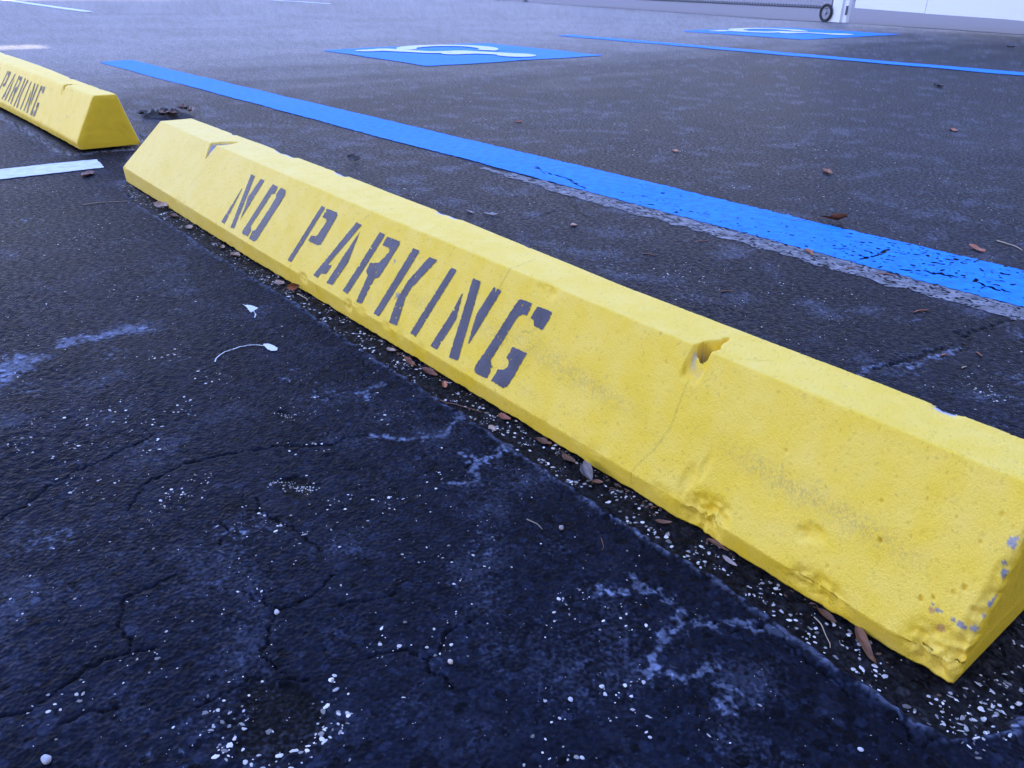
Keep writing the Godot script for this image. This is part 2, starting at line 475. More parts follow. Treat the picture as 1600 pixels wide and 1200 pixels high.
const RUST := [1.8115, 0.146, 0.003, 0.0035, 1.803, 0.21, 0.0022, 0.0016]
const HAIR := [[1.5479, 0.80, 1.5524, 0.543, 1.5555, 0.411, 1.5515, 0.229, 1.541, 0.045, 1.54, -0.1], [1.262, 1.7, 1.2708, 0.986, 1.2709, 0.839, 1.2682, 0.504, 1.262, 0.40], [0.965, 1.45, 0.9573, 0.942, 0.9439, 0.803, 0.936, 0.74], [1.352, 0.63, 1.344, 0.57, 1.339, 0.575, 1.334, 0.545], [1.362, 0.50, 1.352, 0.41], [1.60, 1.45, 1.585, 1.2], [0.845, 0.05, 0.845, -0.2], [0.93, 0.0, 0.931, -0.2], [0.38, 0.75, 0.372, 0.45, 0.368, 0.3]]
const SMUDGE := [1.35, 0.50, 0.05, 0.10, 1.418, 0.43, 0.055, 0.09, 1.47, 0.42, 0.05, 0.07, 1.30, 0.42, 0.03, 0.09, 1.24, 0.41, 0.025, 0.08, 1.64, 0.455, 0.035, 0.07, 1.715, 0.433, 0.045, 0.08, 1.68, 0.44, 0.05, 0.07, 1.76, 0.42, 0.03, 0.06, 1.16, 0.38, 0.03, 0.06, 1.05, 0.15, 0.03, 0.05, 1.385, 0.13, 0.02, 0.04]

# point on the ideal surface: v 0..1 lip, 1..2 front face, 2..3 top, 3..4 back, at x along the stop
func stop_ideal(x: float, v: float) -> Vector3:
	var ly := tab(LIP_Y, x)
	var lz := tab(LIP_Z, x)
	var tf := tab(TOP_F, x)
	var tb := tab(TOP_B, x)
	if v <= 1.0:
		return Vector3(x, lerpf(0.0015, ly, v), lerpf(tab(BOT_Z, x), lz, v))
	if v <= 2.0:
		return Vector3(x, lerpf(ly, STOP_H, v - 1.0), lerpf(lz, tf, v - 1.0))
	if v <= 3.0:
		return Vector3(x, STOP_H, lerpf(tf, tb, v - 2.0))
	return Vector3(x, lerpf(STOP_H, 0.0015, v - 3.0), lerpf(tb, -0.066, v - 3.0))


func stop_point(x: float, v: float, full: bool, seed_: float) -> Vector3:
	# rounded edges: average of the ideal surface a few millimetres either way
	var lens := [0.024, 0.13, 0.066, 0.14]
	var k := clampi(int(v), 0, 3)
	var dv: float = (0.0009 if full else 0.0045) / lens[k]
	var p := stop_ideal(x, v) * 0.4 + (stop_ideal(x, clampf(v - dv, 0.0, 4.0)) + stop_ideal(x, clampf(v + dv, 0.0, 4.0))) * 0.3
	var t := stop_ideal(x, minf(4.0, v + 0.01)) - stop_ideal(x, maxf(0.0, v - 0.01))
	var n := Vector3(0, t.z, -t.y).normalized() * -1.0
	# draft and rounding at the two ends
	var inset := 0.062 * clampf((p.y - 0.03) / 0.104, 0.0, 1.0)
	p.x = lerpf(inset, STOP_L, x / STOP_L)
	var e := minf(x, STOP_L - x)
	if e < 0.004:
		p -= n * 0.0022 * pow(1.0 - e / 0.004, 2.0)
	var q := Vector3(p.x + seed_, p.y * 1.0, p.z)
	var rgt := smoothstep(1.0, 1.75, x)
	var d := 0.0007 * n_low.get_noise_3d(q.x * 3.0, q.y * 3.0, q.z * 3.0)
	d += (0.00012 + 0.00012 * rgt) * n_mid.get_noise_3d(q.x * 1.2, q.y * 1.2, q.z * 1.2)
	if full:
		d += (0.00004 + 0.00019 * rgt) * n_fine.get_noise_3d(q.x * 1.4, q.y * 1.4, q.z * 1.4)
	if full:
		d -= 0.0010 * maxf(0.0, n_fine.get_noise_3d(q.x * 0.8 + 9.0, q.y * 0.8, q.z * 0.8) - 0.45)
	# chipped arrises
	var lipd := absf(p.y - tab(LIP_Y, x)) if v < 2.0 else 1.0
	var topd := absf(p.z - tab(TOP_B, x)) if v > 2.0 and v < 3.3 else 1.0
	var nick := maxf(0.0, n_mid.get_noise_3d(q.x * 0.6, 0.3, 2.0 + seed_) - 0.22)
	d -= 0.005 * nick * exp(-pow(lipd / 0.004, 2.0))
	d -= 0.009 * maxf(0.0, n_mid.get_noise_3d(q.x * 0.35, 5.3, 2.0 + seed_) - 0.3) * exp(-pow(topd / 0.007, 2.0))
	if v < 0.5:
		p.y += (0.5 - v) * 2.0 * (0.003 * maxf(0.0, n_mid.get_noise_2d(q.x * 0.8, 4.0)) + 0.0006 * n_bump.get_noise_2d(q.x * 0.7, 8.0))
	if seed_ == 0.0:
		var s := v - 1.0
		if v < 1.0:
			s = (v - 1.0) * tab(LIP_Y, x) / 0.13
		for dn in DENTS:
			var ux: float = (x - dn[0]) / dn[2]
			var us: float = (s - dn[1]) * 0.13 / dn[3]
			var rr := ux * ux + us * us
			if rr < 4.0:
				var w := exp(-rr * rr)
				d -= dn[4] * w * (1.0 + 0.5 * dn[5] * n_bump.get_noise_3d(q.x, q.y, q.z))
				d += dn[5] * w * (0.0011 * n_bump.get_noise_3d(q.x * 0.8, q.y * 0.8, q.z * 0.8 + 4.0) + 0.0006 * n_fine.get_noise_3d(q.x, q.y, q.z))
		if v < 2.0 and x > 1.5:
			for i in PITS.size() / 2:
				var rr := Vector2(x - PITS[2 * i], (s - PITS[2 * i + 1]) * 0.13).length()
				var pr := 0.0011 if i < 4 else (0.0008 if i % 3 == 0 else 0.0005)
				if rr < 0.003:
					d -= 4.5 * pr * exp(-pow(rr / pr, 2.0))
	p += n * d
	# the two pin sockets broken out along the top front arris
	for hx in [0.392, 1.556]:
		var ax: float = p.x - hx
		if absf(ax) < 0.06 and p.y > 0.09:
			var big: bool = hx > 1.0
			var jag := 0.0022 * n_mid.get_noise_3d(q.x * 2.0, q.y * 2.0, q.z * 2.0)
			if big:
				# a flared notch with a shaft at its foot
				var run := clampf((p.z + 0.010) / 0.050, 0.0, 1.0)
				var half := 0.0135 * run * (1.15 - run * 0.3) + jag
				if p.z > -0.010 and p.z < 0.046:
					var shelf := smoothstep(half, half - 0.004, absf(ax)) * smoothstep(0.047, 0.037, p.z)
					p.y -= 0.009 * shelf
					var shaft := smoothstep(0.0098, 0.0082, Vector2(ax - 0.001, (p.z - 0.021)).length() + jag)
					p.y -= 0.10 * shaft
			else:
				var run := clampf((p.z + 0.022) / 0.07, 0.0, 1.0)
				var lean := ax - 0.01 * (0.5 - run)
				var half := 0.020 * sin(PI * clampf(run, 0.0, 1.0)) + jag
				if p.z > -0.022 and p.z < 0.05:
					p.y -= 0.024 * smoothstep(half, half - 0.012, absf(lean))
	return p


func stop_colour(x: float, v: float, p: Vector3, seed_: float) -> Color:
	var q := Vector3(p.x + seed_, p.y, p.z)
	var wide := n_low.get_noise_3d(q.x * 6.0, q.y * 6.0, q.z * 6.0)
	var mid := n_mid.get_noise_3d(q.x, q.y, q.z)
	var c := Color(0.87, 0.585, 0.036) * (1.0 + 0.03 * wide + 0.03 * mid)
	# chalked, weathered paint in patches, with a paler tint towards the far end
	var pale_mix := clampf(0.12 + 0.35 * smoothstep(1.1, 0.2, x) + 0.12 * wide + 0.2 * mid, 0.0, 0.7)
	c = c.lerp(Color(0.84, 0.66, 0.22), pale_mix * 0.9)
	# fine specks of dirt; pores also tinted browner where the surface dips
	var speck := n_bump.get_noise_3d(q.x * 1.6, q.y * 1.6, q.z * 1.6)
	if speck > 0.70:
		c = c.lerp(Color(0.36, 0.26, 0.06), (speck - 0.70) * 2.0)
	var pore := n_fine.get_noise_3d(q.x * 0.8 + 9.0, q.y * 0.8, q.z * 0.8)
	if pore > 0.6:
		c = c.lerp(Color(0.40, 0.27, 0.03), (pore - 0.6) * 1.0)
	var grey := Color(0.28, 0.255, 0.245) * (1.0 + 0.35 * mid)
	if seed_ == 0.0:
		var s := v - 1.0
		if v < 1.0:
			s = (v - 1.0) * tab(LIP_Y, x) / 0.13
		elif v > 2.0:
			s = 1.0 + (v - 2.0)
		if v < 2.1:
			for i in SMUDGE.size() / 4:
				var rr := Vector2((x - SMUDGE[4 * i]) / SMUDGE[4 * i + 2], (s - SMUDGE[4 * i + 1] + (x - SMUDGE[4 * i]) * 0.4) / SMUDGE[4 * i + 3]).length()
				if rr < 1.8:
					var w := exp(-rr * rr) * clampf(0.35 + 1.2 * 0.35 * n_bump.get_noise_3d(q.x * 1.5, q.y * 1.5, q.z * 1.5) + 1.0 * n_fine.get_noise_3d(q.x * 2.0, q.y * 2.0, q.z * 2.0), 0.0, 1.0)
					c = c.lerp(Color(0.40, 0.28, 0.09), w * 0.36)
		for line in HAIR:
			for i in line.size() / 2 - 1:
				var a := Vector2(line[2 * i], line[2 * i + 1] * 0.13)
				var b := Vector2(line[2 * i + 2], line[2 * i + 3] * 0.13)
				var pp := Vector2(x, s * 0.13)
				if absf(pp.x - a.x) > 0.05:
					continue
				var dd := seg(pp + Vector2(0.0015 * mid, 0.0), a, b)
				if dd < 0.0011:
					c = c.lerp(Color(0.22, 0.15, 0.03), 0.4 * (1.0 - dd / 0.0011))
		if x > 1.0:
			for i in BARE.size() / 4:
				var rr := Vector2((x - BARE[4 * i]) / BARE[4 * i + 2], (s - BARE[4 * i + 1]) * 0.13 / BARE[4 * i + 3]).length() * 1.3
				rr += 0.6 * n_bump.get_noise_3d(q.x * 1.4, q.y * 1.4, q.z * 1.4) + 0.45 * n_fine.get_noise_3d(q.x, q.y, q.z)
				c = c.lerp(grey, smoothstep(1.05, 0.9, rr))
			for i in RUST.size() / 4:
				var rr := Vector2((x - RUST[4 * i]) / RUST[4 * i + 2], (s - RUST[4 * i + 1]) * 0.13 / RUST[4 * i + 3]).length()
				rr += 0.5 * n_bump.get_noise_3d(q.x, q.y, q.z)
				c = c.lerp(Color(0.55, 0.30, 0.08), smoothstep(1.05, 0.85, rr))
	# bare concrete where the back arris and the lip are nicked, and inside the pin sockets
	if v > 2.0 and v < 3.4:
		var topd := absf(p.z - tab(TOP_B, x))
		var nick := n_mid.get_noise_3d(q.x * 0.35, 5.3, 2.0 + seed_)
		if nick > 0.42 and topd < 0.006:
			c = c.lerp(Color(0.5, 0.5, 0.55), smoothstep(0.42, 0.48, nick))
	if v > 1.5 and v < 3.2:
		var a1 := Vector2(p.x - 1.555, p.z - 0.024)
		var deep := stop_ideal(x, v).y - p.y
		if absf(a1.x) < 0.05 and deep > 0.005:
			var rim := deep + 0.006 * mid + 0.3 * maxf(0.0, 0.0 if absf(a1.x) < 0.011 else -0.1)
			c = c.lerp(grey, smoothstep(0.009, 0.014, rim))
			if a1.x > 0.008 and a1.y < 0.012 and deep < 0.03:
				c = c.lerp(grey * 1.3, 0.8 * smoothstep(-0.1, 0.2, mid) * smoothstep(0.004, 0.009, deep))
		var a0 := p.x - 0.392
		if absf(a0) < 0.03 and deep > 0.004 and p.z > -0.008:
			c = c.lerp(Color(0.42, 0.43, 0.54) * (1.0 + 0.3 * mid), smoothstep(0.003, 0.006, deep) * (1.0 if a0 < 0.012 else 0.0))
	c.a = 1.0
	return c


func make_stop(full: bool, seed_: float) -> ArrayMesh:
	var xs := PackedFloat32Array()
	var x := 0.0
	while x < STOP_L - 0.0004:
		xs.append(x)
		var e := minf(x, STOP_L - x)
		var step := lerpf(0.0045, 0.0011, clampf(x / 1.7, 0.0, 1.0)) if full else 0.008
		if absf(x - 0.37) < 0.05 and full:
			step = 0.0016
		x += minf(step, maxf(0.0008, e * 0.5))
	xs.append(STOP_L)
	var vs := PackedFloat32Array()
	var counts := [12, 96, 44, 36] if full else [5, 20, 12, 16]
	for k in 4:
		for i in counts[k]:
			vs.append(k + float(i) / counts[k])
	vs.append(4.0)
	var nx := xs.size()
	var nv := vs.size()
	var pos := PackedVector3Array()
	var col := PackedColorArray()
	for i in nx:
		for j in nv:
			var p := stop_point(xs[i], vs[j], full, seed_)
			pos.append(p)
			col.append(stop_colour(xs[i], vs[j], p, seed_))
	var idx := PackedInt32Array()
	for i in nx - 1:
		for j in nv - 1:
			var a := i * nv + j
			idx.append_array([a, a + nv, a + 1, a + 1, a + nv, a + nv + 1])
		# underside
		var b0 := i * nv
		idx.append_array([b0, b0 + nv - 1, b0 + nv, b0 + nv, b0 + nv - 1, b0 + 2 * nv - 1])
	# end faces: rings drawn in towards the middle
	for side in [0, nx - 1]:
		var mid := Vector3.ZERO
		for j in nv:
			mid += pos[side * nv + j]
		mid /= nv
		mid.y = 0.055
		mid.x = pos[side * nv].x + (0.03 if side == 0 else 0.0)
		var out := -1.0 if side == 0 else 1.0
		var prev: int = side * nv
		var rings := 26 if full else 12
		for r in range(1, rings + 1):
			var start := pos.size()
			for j in nv:
				var p := pos[side * nv + j].lerp(mid, float(r) / rings)
				var rough := 0.0005 + (0.0016 if full else 0.0002) * float(side > 0) * exp(-float(r) * 0.22)
				p.x += out * (0.0012 * minf(1.0, r * 0.6) + rough * n_bump.get_noise_3d(p.x * 0.5, p.y * 0.7, p.z * 0.7 + seed_) * float(r < rings))
				pos.append(p)
				var c := Color(0.87, 0.585, 0.03) * (1.0 + 0.07 * n_mid.get_noise_3d(p.x, p.y, p.z))
				c.a = 1.0
				col.append(c)
			for j in nv - 1:
				if side == 0:
					idx.append_array([prev + j, prev + j + 1, start + j, start + j, prev + j + 1, start + j + 1])
				else:
					idx.append_array([prev + j, start + j, prev + j + 1, prev + j + 1, start + j, start + j + 1])
			if side == 0:
				idx.append_array([prev + nv - 1, prev, start + nv - 1, start + nv - 1, prev, start])
			else:
				idx.append_array([prev + nv - 1, start + nv - 1, prev, prev, start + nv - 1, start])
			prev = start
	var nor := PackedVector3Array()
	nor.resize(pos.size())
	for k in idx.size() / 3:
		var a := idx[3 * k]
		var b := idx[3 * k + 1]
		var c := idx[3 * k + 2]
		var n := (pos[c] - pos[a]).cross(pos[b] - pos[a])
		nor[a] += n
		nor[b] += n
		nor[c] += n
	for k in nor.size():
		nor[k] = nor[k].normalized()
	return arr_mesh(pos, nor, idx, col)


func in_poly(p: Vector2, poly: PackedVector2Array) -> float:
	var d := 1e9
	for i in poly.size():
		d = minf(d, seg(p, poly[i], poly[(i + 1) % poly.size()]))
	return d if Geometry2D.is_point_in_polygon(p, poly) else -d


func make_letter(polys: Array, step: float, seed_: float) -> ArrayMesh:
	var shapes: Array[PackedVector2Array] = []
	var lo := Vector2(9, 9)
	var hi := Vector2(-9, -9)
	for pl in polys:
		var s := PackedVector2Array()
		for i in pl.size() / 2:
			s.append(Vector2(pl[2 * i], pl[2 * i + 1] * 0.13))
			lo = lo.min(s[i])
			hi = hi.max(s[i])
		shapes.append(s)
	lo -= Vector2(0.003, 0.003)
	hi += Vector2(0.003, 0.003)
	var nu := int((hi.x - lo.x) / step) + 2
	var nv := int((hi.y - lo.y) / step) + 2
	var pos := PackedVector3Array()
	var val := PackedFloat32Array()
	for j in nv:
		for i in nu:
			var q := lo + (hi - lo) * Vector2(float(i) / (nu - 1), float(j) / (nv - 1))
			# the trace is in final positions, so undo the end draft
			var y := lerpf(tab(LIP_Y, q.x), STOP_H, q.y / 0.13)
			var inset := 0.062 * clampf((y - 0.03) / 0.104, 0.0, 1.0)
			var x := (q.x - inset) / (STOP_L - inset) * STOP_L
			var p := stop_point(x, 1.0 + q.y / 0.13, seed_ == 0.0, seed_)
			p += Vector3(0, 0.47, 0.88) * 0.0006
			pos.append(p)
			var d := -1.0
			for s in shapes:
				d = maxf(d, in_poly(q, s))
			d += 0.0006 * n_bump.get_noise_2d(q.x * 1.5, q.y * 1.5 + 2.0)
			var worn := 0.80 + n_bump.get_noise_2d(q.x * 1.3 + 5.0, q.y * 1.3) + 0.3 * n_mid.get_noise_2d(q.x, q.y + 4.0)
			val.append(minf(d, worn * 0.004))
	return sheet(nu, nv, pos, val, Vector3(0, 0.47, 0.88))


# ---------------------------------------------------------------- litter

func leaf_mesh(l: float, w: float, curl: float, fold: float, c: Color, seed_: float, point := 1.0) -> ArrayMesh:
	var nu := 15
	var nw := 9
	var pos := PackedVector3Array()
	var col := PackedColorArray()
	for layer in 2:
		for i in nu:
			var u := float(i) / (nu - 1)
			var half := 0.5 * w * pow(sin(PI * pow(u, 0.85 * point)), 0.75) + 0.0004
			half *= 1.0 + 0.22 * n_mid.get_noise_2d(u * l * 2.5 + seed_, 3.0)
			for j in nw:
				var t := 2.0 * j / (nw - 1) - 1.0
				var wav := n_mid.get_noise_3d(u * l * 1.4 + seed_, t * w * 1.4, 1.0)
				var y := curl * l * pow(2.0 * u - 1.0, 2.0) + fold * half * absf(t) * (0.7 + 0.5 * wav) + 0.06 * l * wav
				var z := half * t * (1.0 - 0.25 * fold * absf(t))
				pos.append(Vector3((u - 0.5) * l, y - 0.00035 * layer, z))
				var k := 1.0 + 0.5 * wav + 0.3 * n_bump.get_noise_2d(u * l + seed_, t * w)
				if absf(t) < 0.15:
					k *= 1.25
				var cc := c * k
				cc.a = 1.0
				col.append(cc)
	var idx := PackedInt32Array()
	var m := nu * nw
	for i in nu - 1:
		for j in nw - 1:
			var a := i * nw + j
			idx.append_array([a, a + nw, a + 1, a + 1, a + nw, a + nw + 1])
			idx.append_array([m + a, m + a + 1, m + a + nw, m + a + 1, m + a + nw + 1, m + a + nw])
	for i in nu - 1:
		for j in [0, nw - 1]:
			var a: int = i * nw + j
			idx.append_array([a, m + a, a + nw, a + nw, m + a, m + a + nw])
	return finish(pos, idx, col)


func finish(pos: PackedVector3Array, idx: PackedInt32Array, col: PackedColorArray) -> ArrayMesh:
	var low := 1e9
	for p in pos:
		low = minf(low, p.y)
	for i in pos.size():
		pos[i].y -= low
	var nor := PackedVector3Array()
	nor.resize(pos.size())
	for k in idx.size() / 3:
		var n := (pos[idx[3 * k + 2]] - pos[idx[3 * k]]).cross(pos[idx[3 * k + 1]] - pos[idx[3 * k]])
		for e in 3:
			nor[idx[3 * k + e]] += n
	for k in nor.size():
		nor[k] = nor[k].normalized()
	return arr_mesh(pos, nor, idx, col)


func leaf(label: String, x: float, z: float, l: float, w: float, turn: float, curl: float, fold: float, c: Color, tilt := 0.0, stem := 0.0, called := "dead_leaf") -> void:
	var seed_ := float(taken.get(called, 0)) * 3.7 + l * 100.0
	var o := base(called, Vector3(x, ground_y(x, z) + 0.0004, z), label, "leaf", "dead leaves and leaf scraps on the asphalt")
	o.rotation_degrees = Vector3(0, turn, 0)
	var b := put("blade", leaf_mesh(l, w, curl, fold, c, seed_), M.leaf, o)
	b.rotation_degrees.x = tilt
	b.position.y = absf(sin(deg_to_rad(tilt))) * w * 0.45
	if stem > 0.0:
		var path := PackedVector3Array()
		for i in 7:
			var t := i / 6.0
			path.append(Vector3(l * 0.48 + stem * t, 0.0015 + curl * l * (1.0 - t) + 0.003 * sin(t * 3.0), 0.12 * stem * t * t))
		put("stem", tube(path, 0.0007, 0.0005, c * 1.1), M.leaf, o)


func tube(path: PackedVector3Array, r0: float, r1: float, c: Color, sides := 6) -> ArrayMesh:
	var pos := PackedVector3Array()
	var col := PackedColorArray()
	var n := path.size()
	for i in n:
		var dir := (path[mini(n - 1, i + 1)] - path[maxi(0, i - 1)]).normalized()
		var a := dir.cross(Vector3.UP if absf(dir.y) < 0.9 else Vector3.RIGHT).normalized()
		var b := dir.cross(a)
		var r := lerpf(r0, r1, float(i) / (n - 1))
		for k in sides:
			var t := TAU * k / sides
			pos.append(path[i] + (a * cos(t) + b * sin(t)) * r * (1.0 + 0.2 * sin(i * 2.3 + k)))
			var cc := c * (1.0 + 0.25 * sin(i * 1.7 + k * 2.0))
			cc.a = 1.0
			col.append(cc)
	var idx := PackedInt32Array()
	for i in n - 1:
		for k in sides:
			var a := i * sides + k
			var b := i * sides + (k + 1) % sides
			idx.append_array([a, b, a + sides, b, b + sides, a + sides])
	for k in range(1, sides - 1):
		idx.append_array([0, k + 1, k])
		var e := (n - 1) * sides
		idx.append_array([e, e + k, e + k + 1])
	var nor := PackedVector3Array()
	nor.resize(pos.size())
	for k in idx.size() / 3:
		var nn := (pos[idx[3 * k + 2]] - pos[idx[3 * k]]).cross(pos[idx[3 * k + 1]] - pos[idx[3 * k]])
		for e in 3:
			nor[idx[3 * k + e]] += nn
	for k in nor.size():
		nor[k] = nor[k].normalized()
	return arr_mesh(pos, nor, idx, col)


func twig(label: String, x: float, z: float, l: float, turn: float, r: float, c: Color, bend := 0.08) -> void:
	var path := PackedVector3Array()
	for i in 9:
		var t := i / 8.0
		var q := Vector3((t - 0.5) * l, 0, bend * l * (4.0 * (t - 0.5) * (t - 0.5)) + 0.02 * l * sin(t * 9.0 + l * 300.0)).rotated(Vector3.UP, deg_to_rad(turn))
		path.append(Vector3(q.x, maxf(0.0, ground_y(x + q.x, z + q.z) - ground_y(x, z)) + r, q.z))
	var o := put("twig", tube(path, r, r * 0.55, c), M.leaf)
	o.position = Vector3(x, ground_y(x, z), z)
	tag(o, label, "twig", "twigs and needles on the asphalt")


func pebble_mesh(r: float, flat: float, seed_: float, c: Color) -> ArrayMesh:
	var pos := PackedVector3Array()
	var col := PackedColorArray()
	var idx := PackedInt32Array()
	var nl := 9
	var nm := 14
	for i in nl + 1:
		var th := PI * i / nl
		for j in nm:
			var ph := TAU * j / nm
			var d := Vector3(sin(th) * cos(ph), cos(th), sin(th) * sin(ph))
			var k := r * (1.0 + 0.25 * n_mid.get_noise_3d(d.x * 0.02 + seed_, d.y * 0.02, d.z * 0.02))
			pos.append(Vector3(d.x, d.y * flat, d.z * 0.78) * k)
			var cc := c * (1.0 + 0.3 * n_mid.get_noise_3d(d.x * 0.05, d.y * 0.05 + seed_, d.z * 0.05))
			cc.a = 1.0
			col.append(cc)
	for i in nl:
		for j in nm:
			var a := i * nm + j
			var b := i * nm + (j + 1) % nm
			idx.append_array([a, b, a + nm, b, b + nm, a + nm])
	return finish(pos, idx, col)


func pebble(label: String, x: float, z: float, r: float, turn: float, c: Color, flat := 0.55) -> void:
	var o := put("pebble", pebble_mesh(r, flat, x * 40.0, c), M.stone)
	o.position = Vector3(x, ground_y(x, z) - r * 0.1, z)
	o.rotation_degrees.y = turn
	tag(o, label, "pebble", "loose pebbles on the asphalt")


func chip_mesh(sides: int, seed_: int) -> ArrayMesh:
	var r := RandomNumberGenerator.new()
	r.seed = seed_
	var pos := PackedVector3Array([Vector3(0.05, 0.42, 0.0)])
	for ring in 2:
		for k in sides:
			var t := TAU * (k + r.randf_range(-0.3, 0.3)) / sides
			var rad := (0.62 if ring == 0 else 1.0) * r.randf_range(0.62, 1.15)
			pos.append(Vector3(cos(t) * rad, (0.34 if ring == 0 else -0.25) + r.randf_range(-0.06, 0.06), sin(t) * rad))
	var st := SurfaceTool.new()
	st.begin(Mesh.PRIMITIVE_TRIANGLES)
	st.set_smooth_group(-1)
	for k in sides:
		var a := 1 + k
		var b := 1 + (k + 1) % sides
		for v in [0, a, b, a, a + sides, b, b, a + sides, b + sides]:
			st.add_vertex(pos[v])
	st.generate_normals()
	return st.commit()


func scatter(called: String, label: String, spots: Array, mat: Material, parent: Node3D = null) -> void:
	# spots: [x, z, radius, stretch, colour]
	var variants := 4
	for k in variants:
		var mine := spots.filter(func(s): return s[5] == k)
		if mine.is_empty():
			continue
		var mm := MultiMesh.new()
		mm.transform_format = MultiMesh.TRANSFORM_3D
		mm.use_colors = true
		mm.mesh = chip_mesh([6, 7, 8, 7][k], 11 + k)
		mm.instance_count = mine.size()
		for i in mine.size():
			var s: Array = mine[i]
			var b := Basis(Vector3.UP, rng.randf() * TAU).scaled(Vector3(s[2], s[2] * 0.32, s[2]))
			b = b * Basis.from_scale(Vector3(s[3], 1.0, 1.0 / s[3]))
			mm.set_instance_transform(i, Transform3D(b, Vector3(s[0], ground_y(s[0], s[1]) + s[2] * 0.02, s[1])))
			mm.set_instance_color(i, s[4])
		var o := MultiMeshInstance3D.new()
		o.multimesh = mm
		o.material_override = mat
		o.name = numbered(called)
		add_child(o)
		tag(o, label % ["angular", "rounded", "many-sided", "broken"][k], "gravel" if called != "leaf_crumbs" else "litter", "", "stuff")


func box(size: Vector3) -> BoxMesh:
	var b := BoxMesh.new()
	b.size = size
	return b


func rod(r: float, h: float, sides := 16) -> CylinderMesh:
	var c := CylinderMesh.new()
	c.top_radius = r
	c.bottom_radius = r
	c.height = h
	c.radial_segments = sides
	c.rings = 1
	return c


func grain_texture() -> ImageTexture:
	# crushed stone in binder: dark and light grains of several sizes
	var size := 1024
	var px := PackedFloat32Array()
	px.resize(size * size)
	for i in size * size:
		px[i] = 0.7
	for k in 52000:
		var big := pow(rng.randf(), 3.0)
		var r := 0.8 + 7.0 * big
		var v := rng.randfn(0.67, 0.13) if k % 19 else rng.randf_range(0.92, 1.0)
		var cx := rng.randi() % size
		var cy := rng.randi() % size
		var st := rng.randf_range(0.6, 1.5)
		var e := int(r * 1.5) + 1
		for y in range(-e, e + 1):
			for x in range(-e, e + 1):
				if x * x * st + y * y / st < r * r:
					px[((cy + y + size) % size) * size + (cx + x + size) % size] = v
	var bytes := PackedByteArray()
	bytes.resize(size * size)
	for i in size * size:
		bytes[i] = int(clampf(px[i], 0.12, 1.0) * 255.0)
	return ImageTexture.create_from_image(Image.create_from_data(size, size, false, Image.FORMAT_L8, bytes))


